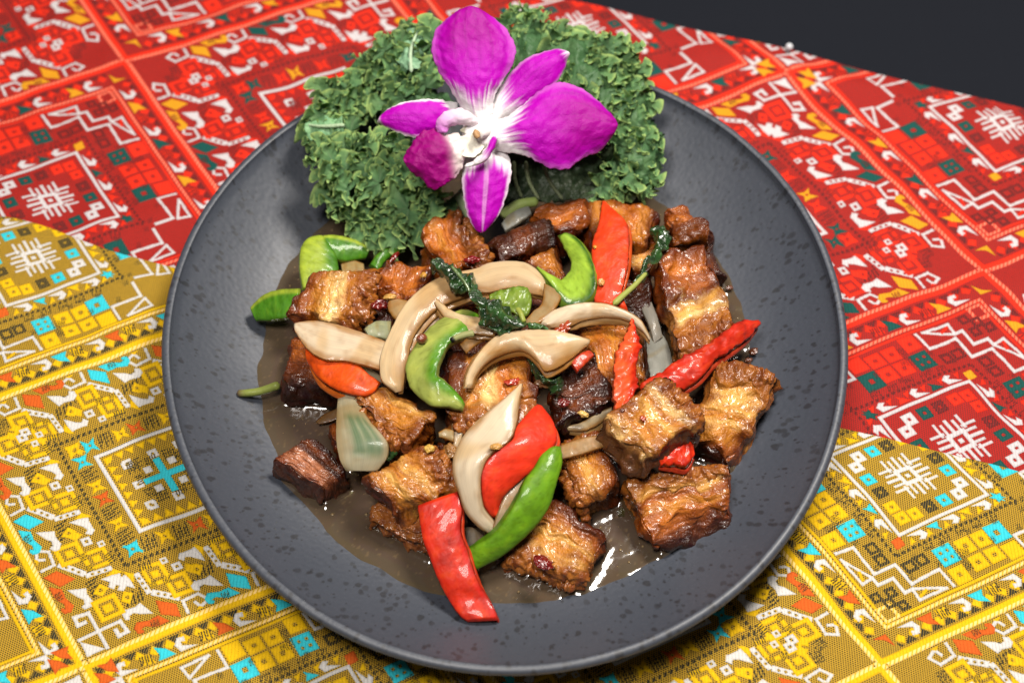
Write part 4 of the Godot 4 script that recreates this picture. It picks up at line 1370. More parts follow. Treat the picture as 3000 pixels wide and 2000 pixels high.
func build_basil() -> void:
	var b := thing("basil_leaf", "long wilted dark basil leaf draped over the onions in the middle", "basil leaf", "wilted basil leaves")
	leaf("leaf_blade", b, [v(-297.4,510,6.2), v(-266.0,520,-1.8), v(-232.8,530,21.6), v(-190.2,520,50), v(-137,500,58.2), v(-123.8,510,112.4), v(-89.6,530,173.3), v(-57.6,530,191.6), v(-15.9,530,226.5), v(20.7,520,256.9), v(52.5,500,269.6)], [v(-294.5,500,37.8), v(-257.8,500,58.2), v(-236,500,87.8), v(-223.4,490,109.8), v(-194.5,490,128.3), v(-152.1,500,134.2), v(-131.9,500,172.6), v(-110.6,500,200.1), v(-97.8,500,253.1), v(-60.9,500,298.1), v(36.6,490,286.5)], 0.0016, 0.0030, BASIL, BASIL_LIT, 0.0030, Vector3(0.0012, 34.0, 0.4))
	leaf("leaf_fold", b, [v(-116.7,500,207.7), v(-117.5,490,260.9), v(-112.4,490,280.5), v(-48.7,500,302.5), v(48.9,490,271.5)], [v(-73.3,520,237.3), v(-60.9,520,274.9), v(-36.5,510,297.7), v(0,490,320.8), v(55.0,480,279.4)], 0.0014, 0.0018, BASIL * 1.2, BASIL_LIT * 1.2, 0.0022, Vector3(0.001, 26.0, 1.0))
	put("midrib", tube([v(-222.7,555,53.4), v(-191.1,550,93.1), v(-162.4,540,134.8), v(-149.9,530,158.1)], 0.0007, 0.0005, one(Color(0.10, 0.16, 0.05))), mats.basil, b)
	put("stem", tube([v(19.6,520,222.2), v(31.7,530,252.1), v(43.8,520,282.4)], 0.0011, 0.0009, one(Color(0.24, 0.28, 0.05))), mats.pepper, b)
	b = thing("basil_leaf", "small narrow basil leaf right of the long wilted one", "basil leaf", "wilted basil leaves")
	leaf("leaf_blade", b, [v(52.5,500,275.6), v(91.6,500,271.1), v(132.8,500,295.1)], [v(58.5,500,293.6), v(97.4,500,301.1), v(130.3,500,302.5)], 0.0012, 0.001, BASIL_LIT, Color(0.05, 0.13, 0.03), 0.001)
	b = thing("basil_leaf", "wilted basil sprig with pale stem right of the tall red pepper", "basil leaf", "wilted basil leaves")
	leaf("leaf_blade", b, [v(531.0,340,-287.0), v(570.1,350,-295.7), v(597.5,360,-257.6), v(602.8,370,-199.8), v(573.0,380,-139.5), v(530.6,390,-73.4), v(488.4,400,-1.8), v(440.1,410,81.4)], [v(531.7,320,-272.8), v(550.4,340,-226.9), v(551.9,350,-190.9), v(529.8,360,-150.2), v(503.7,380,-85.9), v(481.4,390,-30.1), v(458.1,400,25.2), v(430.3,410,75.1)], 0.0014, 0.0020, BASIL, BASIL_LIT, 0.0026, Vector3(0.001, 30.0, 0.0))
	put("stem", tube([v(500.1,425,-14.6), v(452.9,430,47.7), v(406.7,435,99.9), v(369.8,440,145.4)], 0.0008, 0.0013, one(Color(0.27, 0.30, 0.07))), mats.pepper, b)
	b = thing("basil_leaf", "black green crumpled basil leaf left of the dark purple pork", "basil leaf", "wilted basil leaves")
	leaf("leaf_blade", b, [v(77.2,410,354.4), v(109.5,420,424.8), v(145.6,420,451.1), v(182.3,410,447.3), v(184.5,390,492.4)], [v(67.3,400,387.7), v(91.3,400,446.5), v(119.0,400,475.7), v(135.8,390,502.5), v(164.8,390,509.7)], 0.0016, 0.0024, BASIL * 0.8, BASIL_LIT * 0.8, 0.0030, Vector3(0.0012, 22.0, 0.0))
	b = thing("basil_leaf", "green leaf corner between green patched onion and golden grooved square", "basil leaf", "wilted basil leaves")
	leaf("leaf_blade", b, [v(-448.3,290,710.6), v(-433.9,310,680.5), v(-421.9,320,662.6)], [v(-434.2,280,714.4), v(-416,290,703.5), v(-399.4,310,698.8)], 0.0008, 0.0006, BASIL_LIT, Color(0.04, 0.12, 0.03), 0.0006)
	b = thing("basil_sprig", "bare green basil stem lying over the left edge of the sauce", "herb sprig")
	put("stem", tube([v(-1028.4,140,334.2), v(-985.6,145,336.0), v(-934.6,150,330.1), v(-863.7,170,314.4)], 0.0014, 0.0017, two(Color(0.10, 0.06, 0.04), Color(0.17, 0.20, 0.045), 0.0, 0.25)), mats.pepper, b)
	b = thing("basil_sprig", "short stem with a black tip on the centre green pepper", "herb sprig")
	put("stem", tube([v(-218.1,500,350.1), v(-200.2,500,335.3), v(-170.1,500,321.9), v(-133.8,500,314.5)], 0.0011, 0.0014, two(Color(0.01, 0.01, 0.008), Color(0.24, 0.25, 0.10), 0.1, 0.22)), mats.pepper, b)


# ------------------------------------------------------------------ small bits
func bit(called: String, label: String, cat: String, group: String, c: Vector3, r: Vector3, spin: float, amp: float, col: Color, mat: Material) -> void:
	var s := rng.randf() * 99.0
	var o := put(called, blob(c, r * MM, spin, amp, func(u: float, w: float, _k: float) -> Color:
		return col * (1.0 + 0.35 * n_mid.get_noise_3d(u * 14.0 + s, w * 16.0, s))), mat)
	tag(o, label, cat, group)


func build_bits() -> void:
	bit("chili_flake", "large dark red chili skin stuck on the lowest golden pork square", "chili flake", "chili flakes", v(107.3,255,1100.9), Vector3(3.6, 1.2, 2.2), -0.5, 0.45, Color(0.15, 0.008, 0.005), mats.chili)
	bit("chili_flake", "dark red chili flake on the bright orange pork piece", "chili flake", "chili flakes", v(-150.0,430,-68.3), Vector3(2.8, 1.2, 1.6), 0.1, 0.4, Color(0.16, 0.008, 0.008), mats.chili)
	bit("chili_flake", "red chili flake on top of the knobbly reddish pork", "chili flake", "chili flakes", v(-444.9,365,-134.9), Vector3(1.0, 1.0, 3.0), -0.5, 0.3, Color(0.17, 0.012, 0.008), mats.chili)
	bit("chili_flake", "dark red chili pulp below the knobbly reddish pork", "chili flake", "chili flakes", v(-489.9,330,64.9), Vector3(3.4, 1.6, 2.2), 0.3, 0.5, Color(0.15, 0.012, 0.010), mats.chili)
	bit("chili_flake", "bright red chili flake beside the shallot on the centre pork", "chili flake", "chili flakes", v(2.4,400,455.3), Vector3(2.6, 0.8, 1.5), 0.3, 0.5, Color(0.34, 0.03, 0.012), mats.chili)
	bit("chili_flake", "dark chili flake low on the dark purple pork", "chili flake", "chili flakes", v(184.2,375,528.9), Vector3(2.2, 0.8, 1.6), 0.2, 0.4, Color(0.13, 0.012, 0.010), mats.chili)
	bit("chili_flake", "pointed red chili scrap above the root end of the shallot", "chili flake", "chili flakes", v(182.7,435,247.3), Vector3(3.4, 1.2, 2.6), 0.8, 0.7, Color(0.30, 0.04, 0.010), mats.chili)
	bit("chili_flake", "tiny red chili speck on the bright golden striped block", "chili flake", "chili flakes", v(457.3,432,629.6), Vector3(1.0, 0.5, 1.2), 0.4, 0.4, Color(0.34, 0.04, 0.01), mats.chili)
	bit("peppercorn", "round brown peppercorn on the upper edge of the centre green pepper", "peppercorn", "", v(-321.0,490,331.2), Vector3(2.0, 1.9, 1.9), 0.0, 0.15, Color(0.17, 0.045, 0.018), mats.chili)
	bit("peppercorn", "small dark peppercorn at the left corner of the bright golden block", "peppercorn", "", v(386.9,435,599.0), Vector3(0.9, 0.7, 0.9), 0.0, 0.15, Color(0.10, 0.025, 0.012), mats.chili)
	bit("garlic_bit", "yellow garlic bit on the crumbly end of the golden grooved square", "garlic bit", "fried garlic bits", v(-288.9,360,709.6), Vector3(1.8, 1.1, 1.6), 0.2, 0.35, Color(0.56, 0.34, 0.07), mats.pork)
	bit("garlic_bit", "yellow garlic bit at the lower tip of the dark purple pork", "garlic bit", "fried garlic bits", v(253.6,370,573.1), Vector3(2.0, 0.9, 1.1), -0.3, 0.35, Color(0.58, 0.36, 0.10), mats.pork)
	bit("garlic_bit", "tan garlic bit on the long broad onion", "garlic bit", "fried garlic bits", v(-56.3,455,759.4), Vector3(2.0, 0.9, 1.1), 0.1, 0.35, Color(0.52, 0.27, 0.07), mats.pork)
	bit("garlic_bit", "pale garlic bit at the fold of the tall red pepper", "garlic bit", "fried garlic bits", v(328.8,448,48.6), Vector3(1.4, 0.9, 1.4), 0.4, 0.4, Color(0.56, 0.26, 0.08), mats.pork)
	bit("garlic_bit", "tiny garlic speck on the left edge of the tall red pepper", "garlic bit", "fried garlic bits", v(309.6,448,-117.1), Vector3(0.6, 0.4, 0.8), 0.4, 0.4, Color(0.60, 0.28, 0.03), mats.pork)
	bit("garlic_bit", "golden garlic speck on the right of the knobbly reddish pork", "garlic bit", "fried garlic bits", v(-333.0,360,-51.3), Vector3(1.2, 0.8, 1.0), 0.2, 0.4, Color(0.52, 0.26, 0.04), mats.pork)
	bit("garlic_bit", "golden garlic bit under the knobbly reddish pork", "garlic bit", "fried garlic bits", v(-454,365,52.8), Vector3(2.4, 0.9, 1.2), 0.1, 0.4, Color(0.50, 0.27, 0.06), mats.pork)
	bit("garlic_bit", "browned garlic lump in the gap left of the dark purple pork", "garlic bit", "fried garlic bits", v(107.2,390,451.6), Vector3(2.6, 1.8, 2.4), 0.1, 0.5, Color(0.16, 0.07, 0.022), mats.pork)
	bit("garlic_bit", "browned garlic lump left of the long broad onion", "garlic bit", "fried garlic bits", v(-218.7,320,696.4), Vector3(2.4, 1.6, 3.0), 0.1, 0.5, Color(0.24, 0.11, 0.03), mats.pork)
	bit("herb_crumb", "dark herb crumb floating in the lower right sauce", "herb crumb", "", v(395.9,108,821.6), Vector3(1.8, 0.4, 1.5), 0.1, 0.6, Color(0.05, 0.04, 0.012), mats.basil)
	bit("sauce_drop", "dark sauce bead in the sauce at the right wall", "sauce drop", "", v(851.1,120,-171.7), Vector3(1.4, 0.6, 1.0), 0.1, 0.3, Color(0.11, 0.035, 0.015), mats.chili)
	bit("sauce_drop", "larger dark sauce bead in the sauce below the right red pepper", "sauce drop", "", v(918.1,130,138.5), Vector3(1.8, 0.9, 1.4), 0.1, 0.4, Color(0.11, 0.035, 0.015), mats.chili)
	bit("sauce_drop", "brown sauce bead next to the larger one in the right sauce", "sauce drop", "", v(895.8,120,172.5), Vector3(1.5, 0.8, 1.0), 0.4, 0.4, Color(0.10, 0.030, 0.012), mats.chili)


# ------------------------------------------------------------------ kale
func frill(sd: int) -> ArrayMesh:
	# one ruffled lobe: a fan whose rim is much too long for its radius, curling over in tight little waves
	var r := RandomNumberGenerator.new()
	r.seed = sd
	var f := PackedFloat32Array()
	for k in 8:
		f.append(r.randf() * TAU)
	var na := 330
	var nr := 14
	var span := TAU * r.randf_range(0.60, 0.80)
	var k1 := r.randf_range(2.2, 3.4)
	var k2 := r.randf_range(5.5, 7.5)
	var k3 := r.randf_range(13.0, 17.0)
	var k4 := r.randf_range(25.0, 31.0)
	var V := PackedVector3Array()
	var C := PackedColorArray()
	var I := PackedInt32Array()
	for j in nr + 1:
		var t := lerpf(0.04, 1.0, pow(j / float(nr), 0.75))
		var curl := sm(0.35, 1.0, t)
		for i in na + 1:
			var a := span * (i / float(na) - 0.5)
			var w2: float = a * k2 + f[2]
			var w3: float = a * k3 + f[0] + 0.8 * sin(a * 5.0 + f[6])
			var w4: float = a * k4 + f[7] + 0.9 * sin(a * 9.0 + f[5])
			var rr: float = t * (1.0 + 0.20 * t * sin(a * k2 * 0.5 + f[0]) + 0.05 * curl * sin(a * k3 * 0.6 + f[1]))
			# the rim rolls over, and its waves hang over one another
			rr -= 0.16 * pow(maxf(0.0, t - 0.62) / 0.38, 2.0) * (1.1 + sin(w3 + 1.2))
			var sway: float = 0.10 * t * t * sin(2.0 * w2) + 0.125 * curl * curl * sin(2.0 * w3) + 0.045 * pow(curl, 3.0) * sin(2.0 * w4)
			var y: float = 0.26 * pow(t, 1.5) * sin(a * k1 + f[1]) + 0.26 * pow(t, 1.8) * sin(w2) + 0.30 * curl * curl * sin(w3) + 0.075 * pow(curl, 3.0) * sin(w4)
			y += 0.3 * t * (1.0 - t)
			var p := Vector3(sin(a + sway) * rr, y, cos(a + sway) * rr)
			V.append(p)
			var n := n_mid.get_noise_3dv(p * 9.0 + Vector3(sd, 0, 0))
			var vein := pow(absf(sin(a * k2 * 0.5 + f[0])), 14.0) * (1.0 - t)
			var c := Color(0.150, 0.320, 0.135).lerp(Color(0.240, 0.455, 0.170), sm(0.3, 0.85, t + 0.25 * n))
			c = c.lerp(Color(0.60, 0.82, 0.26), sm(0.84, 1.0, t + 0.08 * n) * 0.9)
			c = c.lerp(Color(0.36, 0.48, 0.28), vein * 0.5)
			C.append(c)
	for j in nr:
		for i in na:
			var a := j * (na + 1) + i
			var b := a + na + 1
			I.append_array([a, a + 1, b, a + 1, b + 1, b])
	return make(V, normals(V, I), C, I)


var frills: Array = []


func kale_lobe(parent: Node, c: Vector3, size: float, hub: Vector3) -> void:
	# the fan opens away from the hub of its leaf, half facing up
	var out := (c - hub).normalized() * 0.8 + Vector3(0, 0.45, 0.12)
	out = (out + Vector3(rng.randf_range(-0.6, 0.6), rng.randf_range(-0.3, 0.3), rng.randf_range(-0.6, 0.6))).normalized()
	var face := Vector3(rng.randf_range(-0.5, 0.5), 0.8, rng.randf_range(0.0, 0.9)).normalized()
	var side := face.cross(out).normalized()
	face = out.cross(side).normalized()
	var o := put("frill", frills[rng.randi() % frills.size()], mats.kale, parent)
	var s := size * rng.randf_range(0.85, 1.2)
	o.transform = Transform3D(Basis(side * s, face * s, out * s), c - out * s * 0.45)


func build_kale() -> void:
	for k in 12:
		frills.append(frill(100 + k))
	var k := thing("kale_leaf", "curly kale leaf standing at the upper left behind the orchid", "kale", "curly kale garnish")
	var hub := v(-228.3,480,-762.2)
	put("leaf_blade", ribbon([v(-231.2,440,-854), v(-341.8,460,-946.4), v(-469.6,480,-1097.1), v(-516.2,470,-1203.7)], [v(-270.8,400,-744.7), v(-479.4,380,-854.3), v(-693.5,340,-947.1), v(-791.5,310,-918.7)], 0.0009, 0.004, leaf_tint(Color(0.060, 0.135, 0.055), Color(0.10, 0.19, 0.08)), 50, 24, 0.004, Vector3(0.003, 17.0, 0.0)), mats.kale, k)
	put("leaf_blade", ribbon([v(-286.2,500,-964.1), v(-357.8,530,-1124.0), v(-414.8,530,-1181.9)], [v(-436.5,440,-890.9), v(-566.8,420,-1022.3), v(-586.2,420,-1137.1)], 0.0009, 0.004, leaf_tint(Color(0.075, 0.16, 0.07), Color(0.12, 0.22, 0.10)), 50, 24, 0.004, Vector3(0.003, 14.0, 1.0)), mats.kale, k)
	kale_lobe(k, v(-689,467.3,-900.5), 0.0086, hub)
	kale_lobe(k, v(-618.8,434.2,-891.9), 0.0072, hub)
	kale_lobe(k, v(-807.6,412.4,-757.9), 0.0071, hub)
	kale_lobe(k, v(-359.5,516.0,-899.5), 0.0078, hub)
	kale_lobe(k, v(-469.0,583.5,-1052.8), 0.0088, hub)
	kale_lobe(k, v(-337.0,612.8,-1059.7), 0.0080, hub)
	kale_lobe(k, v(-476,539.6,-994.2), 0.0081, hub)
	kale_lobe(k, v(-543.8,492.3,-982.9), 0.0069, hub)
	kale_lobe(k, v(-662.3,374,-838.1), 0.0068, hub)
	kale_lobe(k, v(-327.3,534.9,-947.1), 0.0074, hub)
	kale_lobe(k, v(-569.5,454.8,-928.5), 0.0072, hub)
	kale_lobe(k, v(-464.2,482.6,-852), 0.0072, hub)
	kale_lobe(k, v(-513,448.4,-867.8), 0.0087, hub)
	kale_lobe(k, v(-473.1,519.6,-902.7), 0.0076, hub)
	kale_lobe(k, v(-401.2,557.9,-1163.8), 0.0086, hub)
	kale_lobe(k, v(-527.3,586.1,-1023.0), 0.0068, hub)
	kale_lobe(k, v(-591.7,487.2,-971.9), 0.0068, hub)
	kale_lobe(k, v(-312.2,553.0,-1034.5), 0.0076, hub)
	kale_lobe(k, v(-680.3,383.9,-767.9), 0.0084, hub)
	kale_lobe(k, v(-427.3,515.5,-964.3), 0.0077, hub)
	kale_lobe(k, v(-589.7,420.2,-845.0), 0.0068, hub)
	kale_lobe(k, v(-417.6,464.5,-890.1), 0.0092, hub)
	kale_lobe(k, v(-759.5,476.2,-863.2), 0.0078, hub)
	kale_lobe(k, v(-714.7,436.7,-822.8), 0.0068, hub)
	kale_lobe(k, v(-672.2,408.4,-875), 0.0078, hub)
	kale_lobe(k, v(-777.1,448.4,-804.6), 0.0071, hub)
	kale_lobe(k, v(-555.4,515.1,-1032.6), 0.0085, hub)
	kale_lobe(k, v(-641.7,483.7,-910.2), 0.0067, hub)
	kale_lobe(k, v(-798.8,394.3,-710.8), 0.0089, hub)
	kale_lobe(k, v(-289.7,561.9,-1108.1), 0.0071, hub)
	kale_lobe(k, v(-737.0,330.2,-746.3), 0.0073, hub)
	kale_lobe(k, v(-427.0,555.4,-1110.4), 0.0066, hub)
	kale_lobe(k, v(-380.8,496.2,-1004.0), 0.0074, hub)
	kale_lobe(k, v(-289.5,532.3,-995.3), 0.0084, hub)
	put("leaf_blade", ribbon([v(-325.5,580,-1121.5), v(-359.2,580,-1017.1), v(-366.5,560,-915.4)], [v(-431,570,-1112.5), v(-455.3,560,-1018.1), v(-435.8,530,-925.8)], 0.0009, 0.002, leaf_tint(Color(0.17, 0.32, 0.19), Color(0.24, 0.42, 0.25)), 40, 24, 0.0025, Vector3(0.0012, 14.0, 1.0)), mats.kale, k)
	put("midrib", tube([v(-377.8,605,-1082.9), v(-400.8,595,-983.5), v(-396.2,570,-892.8)], 0.0005, 0.0009, one(Color(0.38, 0.50, 0.34))), mats.kale, k)
	put("leaf_blade", ribbon([v(-811.7,430,-817.4), v(-756.8,440,-780.8), v(-667.1,450,-762.6)], [v(-809.2,400,-699.6), v(-745.6,420,-681.7), v(-658.3,430,-696.0)], 0.0009, 0.002, leaf_tint(Color(0.16, 0.32, 0.16), Color(0.22, 0.40, 0.20)), 40, 24, 0.0025, Vector3(0.0012, 14.0, 0.0)), mats.kale, k)
	put("midrib", tube([v(-807.8,440,-735.5), v(-743.6,460,-708.4), v(-655.6,470,-706.5)], 0.0005, 0.0009, one(Color(0.36, 0.48, 0.30))), mats.kale, k)
	k = thing("kale_leaf", "curly kale leaf at the lower left reaching down to the sauce", "kale", "curly kale garnish")
	hub = v(-279.2,400,-531.4)
	put("leaf_blade", ribbon([v(-282.2,400,-654.8), v(-431.3,400,-690.6), v(-610.1,370,-717.4), v(-749.5,320,-707.5)], [v(-265.3,320,-391.3), v(-400,240,-336.5), v(-565.1,200,-385.6), v(-707.4,220,-543.4)], 0.0009, 0.004, leaf_tint(Color(0.050, 0.115, 0.045), Color(0.09, 0.17, 0.07)), 50, 24, 0.004, Vector3(0.003, 17.0, 0.0)), mats.kale, k)
	put("stem", tube([v(-206.2,350,-469.6), v(-186.2,330,-434.5), v(-152.7,300,-373.4)], 0.0030, 0.0024, one(Color(0.24, 0.30, 0.17))), mats.pepper, k)
	kale_lobe(k, v(-639.4,435.4,-617.8), 0.0077, hub)
	kale_lobe(k, v(-556.3,417.7,-604.0), 0.0075, hub)
	kale_lobe(k, v(-728.1,361.5,-513.2), 0.0071, hub)
	kale_lobe(k, v(-479.5,421.0,-532.3), 0.0074, hub)
	kale_lobe(k, v(-601.9,296.8,-441.5), 0.0084, hub)
	kale_lobe(k, v(-376.4,302.8,-311.4), 0.0074, hub)
	kale_lobe(k, v(-441.3,350.9,-372.3), 0.0091, hub)
	kale_lobe(k, v(-516.6,425.5,-634.4), 0.0078, hub)
	kale_lobe(k, v(-284.6,374.4,-407.4), 0.0075, hub)
	kale_lobe(k, v(-498.1,347.5,-518.2), 0.0069, hub)
	kale_lobe(k, v(-446.0,397.2,-466.4), 0.0079, hub)
	kale_lobe(k, v(-672.2,432.2,-506.7), 0.0082, hub)
	kale_lobe(k, v(-428,440.4,-515.8), 0.0091, hub)
	kale_lobe(k, v(-577.9,266.7,-399.7), 0.0082, hub)
	kale_lobe(k, v(-723.8,451.1,-533.0), 0.0089, hub)
	kale_lobe(k, v(-364.3,288.6,-454.7), 0.0086, hub)
	kale_lobe(k, v(-664.3,390.9,-456.2), 0.0077, hub)
	kale_lobe(k, v(-548.3,227.4,-323.2), 0.0077, hub)
	kale_lobe(k, v(-434.2,309.9,-325.7), 0.0070, hub)
	kale_lobe(k, v(-612.2,390.3,-607.2), 0.0075, hub)
	kale_lobe(k, v(-584.7,500.0,-613.7), 0.0067, hub)
	kale_lobe(k, v(-407.9,437.4,-589.6), 0.0088, hub)
	kale_lobe(k, v(-354.7,411.3,-466.5), 0.0089, hub)
	kale_lobe(k, v(-326.4,368.1,-453.5), 0.0083, hub)
	kale_lobe(k, v(-348.9,283.8,-387.0), 0.0072, hub)
	kale_lobe(k, v(-256.2,301.5,-415.3), 0.0086, hub)
	kale_lobe(k, v(-516.6,328,-471.6), 0.0086, hub)
	kale_lobe(k, v(-606.0,243.7,-368.8), 0.0090, hub)
	kale_lobe(k, v(-474.3,295.3,-290.6), 0.0079, hub)
	kale_lobe(k, v(-508.8,281.3,-405.0), 0.0076, hub)
	kale_lobe(k, v(-671.8,276.9,-442.7), 0.0077, hub)
	kale_lobe(k, v(-591.3,392.8,-543.2), 0.0091, hub)
	kale_lobe(k, v(-548.7,407.3,-474.8), 0.0073, hub)
	kale_lobe(k, v(-405.4,345.8,-445.1), 0.0085, hub)
	kale_lobe(k, v(-397.1,264.1,-410.4), 0.0086, hub)
	kale_lobe(k, v(-418,254.7,-296.5), 0.0085, hub)
	kale_lobe(k, v(-304.3,271.7,-410.8), 0.0085, hub)
	kale_lobe(k, v(-681.1,436.5,-586.5), 0.0079, hub)
	kale_lobe(k, v(-636.5,364.9,-425.7), 0.0068, hub)
	kale_lobe(k, v(-613.8,346.1,-517.7), 0.0071, hub)
	kale_lobe(k, v(-575.9,380.7,-437.5), 0.0085, hub)
	kale_lobe(k, v(-554.2,313.5,-443.4), 0.0090, hub)
	kale_lobe(k, v(-539.1,398.2,-558.6), 0.0071, hub)
	kale_lobe(k, v(-634.8,283,-388.4), 0.0073, hub)
	kale_lobe(k, v(-469.8,417.4,-599.0), 0.0087, hub)
	kale_lobe(k, v(-754.5,450.9,-596.3), 0.0074, hub)
	kale_lobe(k, v(-488.4,288.4,-455.7), 0.0070, hub)
	kale_lobe(k, v(-385.4,393.5,-548.1), 0.0067, hub)
	kale_lobe(k, v(-459.5,474.1,-620.4), 0.0085, hub)
	kale_lobe(k, v(-718.8,316.4,-487.6), 0.0090, hub)
	kale_lobe(k, v(-524.5,246.3,-371.2), 0.0080, hub)
	kale_lobe(k, v(-712.4,433.2,-639.1), 0.0076, hub)
	k = thing("kale_leaf", "widest curly kale leaf from the top round to the right of the orchid", "kale", "curly kale garnish")
	hub = v(134.8,460,-780.6)
	put("leaf_blade", ribbon([v(-67.9,500,-926.8), v(0,550,-1142.3), v(165.3,540,-1152.4), v(358.2,500,-1096.5)], [v(0,400,-672.7), v(203.0,440,-799.0), v(313.7,440,-890.9), v(395.9,420,-872.6)], 0.0009, 0.004, leaf_tint(Color(0.050, 0.115, 0.045), Color(0.09, 0.17, 0.07)), 50, 24, 0.004, Vector3(0.003, 17.0, 0.0)), mats.kale, k)
	put("leaf_blade", ribbon([v(275.8,480,-1078.0), v(484.0,450,-1069.3), v(575.3,380,-854.3), v(597,280,-599)], [v(188.7,460,-780.6), v(351.7,420,-762.8), v(405.0,360,-654.4), v(444.6,270,-501.8)], 0.0009, 0.004, leaf_tint(Color(0.050, 0.115, 0.045), Color(0.09, 0.17, 0.07)), 50, 24, 0.004, Vector3(0.003, 17.0, 0.0)), mats.kale, k)
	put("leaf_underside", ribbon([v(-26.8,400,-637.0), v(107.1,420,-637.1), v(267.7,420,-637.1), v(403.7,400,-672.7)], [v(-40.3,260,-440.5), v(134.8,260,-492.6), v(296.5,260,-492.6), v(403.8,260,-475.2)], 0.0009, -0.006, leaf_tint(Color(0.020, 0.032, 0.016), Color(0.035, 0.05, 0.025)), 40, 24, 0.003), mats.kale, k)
	put("vein", tube([v(6.7,410,-575.3), v(13.3,360,-513.3), v(40.1,310,-468.4)], 0.0009, 0.0007, one(Color(0.16, 0.19, 0.10))), mats.kale, k)
	put("vein", tube([v(53.3,410,-575.3), v(66.7,360,-513.3), v(106.9,310,-459.8)], 0.0009, 0.0007, one(Color(0.16, 0.19, 0.10))), mats.kale, k)
	put("vein", tube([v(119.9,410,-566.5), v(146.7,360,-513.3), v(200.4,310,-459.8)], 0.0009, 0.0007, one(Color(0.15, 0.18, 0.10))), mats.kale, k)
	put("stem", tube([v(-42.4,310,-365.3), v(-13.2,330,-386.5), v(33.1,340,-412.5), v(103.5,340,-426.2)], 0.0024, 0.0019, two(Color(0.27, 0.33, 0.12), Color(0.20, 0.27, 0.07), 0.0, 1.0)), mats.pepper, k)
	kale_lobe(k, v(450.2,304.1,-511.6), 0.0076, hub)
	kale_lobe(k, v(541.4,419.0,-700.2), 0.0068, hub)
	kale_lobe(k, v(258.2,476.9,-1058.5), 0.0079, hub)
	kale_lobe(k, v(95.4,534.9,-1034.2), 0.0079, hub)
	kale_lobe(k, v(517.8,505.2,-976.3), 0.0069, hub)
	kale_lobe(k, v(189.4,552,-1069.3), 0.0092, hub)
	kale_lobe(k, v(56.2,580.2,-1147.9), 0.0071, hub)
	kale_lobe(k, v(175.0,487.7,-981.6), 0.0090, hub)
	kale_lobe(k, v(466.8,474.9,-818.2), 0.0072, hub)
	kale_lobe(k, v(423.5,334.1,-581.1), 0.0074, hub)
	kale_lobe(k, v(-28.7,571.4,-1176.6), 0.0082, hub)
	kale_lobe(k, v(533.6,287.8,-525.6), 0.0067, hub)
	kale_lobe(k, v(303.7,480.2,-986.2), 0.0089, hub)
	kale_lobe(k, v(14.2,573.3,-1066.1), 0.0083, hub)
	kale_lobe(k, v(440.3,381.7,-688.1), 0.0075, hub)
	kale_lobe(k, v(364.2,423.8,-764.2), 0.0071, hub)
	kale_lobe(k, v(497.5,393.5,-683.8), 0.0067, hub)
	kale_lobe(k, v(444.1,424.8,-763.2), 0.0069, hub)
	kale_lobe(k, v(377.3,447.2,-905.3), 0.0070, hub)
	kale_lobe(k, v(251.8,498.3,-898.6), 0.0070, hub)
	kale_lobe(k, v(106.7,459.8,-1027.8), 0.0069, hub)
	kale_lobe(k, v(333.4,528.8,-993.8), 0.0081, hub)
	kale_lobe(k, v(449.5,520.5,-1016.7), 0.0085, hub)
	kale_lobe(k, v(132.9,505.8,-1127.3), 0.0073, hub)
	kale_lobe(k, v(340.7,438.6,-858.2), 0.0076, hub)
	kale_lobe(k, v(509.4,445.6,-779.7), 0.0081, hub)
	kale_lobe(k, v(400.2,398.7,-735.2), 0.0073, hub)
	kale_lobe(k, v(491.3,556.6,-1032.7), 0.0071, hub)
	kale_lobe(k, v(233.3,480.2,-983.9), 0.0076, hub)
	kale_lobe(k, v(287.6,536.3,-1119.2), 0.0079, hub)
	kale_lobe(k, v(111.3,446.4,-957.5), 0.0067, hub)
	kale_lobe(k, v(420.2,565.1,-1042.3), 0.0073, hub)
	kale_lobe(k, v(353.1,462.5,-959.6), 0.0083, hub)
	kale_lobe(k, v(421.7,478.8,-901.5), 0.0080, hub)
	kale_lobe(k, v(196.2,495.2,-896.0), 0.0073, hub)
	kale_lobe(k, v(109.4,546.8,-1167.9), 0.0077, hub)
	kale_lobe(k, v(375.4,303.7,-513.8), 0.0072, hub)
	kale_lobe(k, v(542.2,321.4,-641.5), 0.0087, hub)
	kale_lobe(k, v(530.4,440.3,-870.6), 0.0080, hub)
	kale_lobe(k, v(489.6,377.9,-768.1), 0.0069, hub)
	kale_lobe(k, v(459.6,478.1,-976.1), 0.0070, hub)
	kale_lobe(k, v(407.5,497.1,-975.7), 0.0076, hub)
	kale_lobe(k, v(469.3,355.0,-530.4), 0.0069, hub)
	kale_lobe(k, v(371.9,503.1,-1108.6), 0.0085, hub)
	kale_lobe(k, v(55.8,495.3,-1018.1), 0.0076, hub)
	kale_lobe(k, v(415.7,441.3,-824.6), 0.0089, hub)
	kale_lobe(k, v(452.4,321.3,-664.7), 0.0070, hub)
	kale_lobe(k, v(31,590.8,-1200.4), 0.0066, hub)
	kale_lobe(k, v(66.3,447.6,-997.0), 0.0083, hub)
	kale_lobe(k, v(159.2,504.0,-1030.8), 0.0078, hub)
	kale_lobe(k, v(579.1,327,-690.9), 0.0080, hub)
	kale_lobe(k, v(300.8,483,-864.5), 0.0089, hub)
	kale_lobe(k, v(508.2,474,-929.5), 0.0069, hub)
	kale_lobe(k, v(98.1,609.5,-1173.3), 0.0088, hub)
	kale_lobe(k, v(312.9,547.9,-1049.8), 0.0085, hub)
	kale_lobe(k, v(545.5,312.1,-574.5), 0.0088, hub)
	kale_lobe(k, v(233.5,541.8,-1127.2), 0.0080, hub)
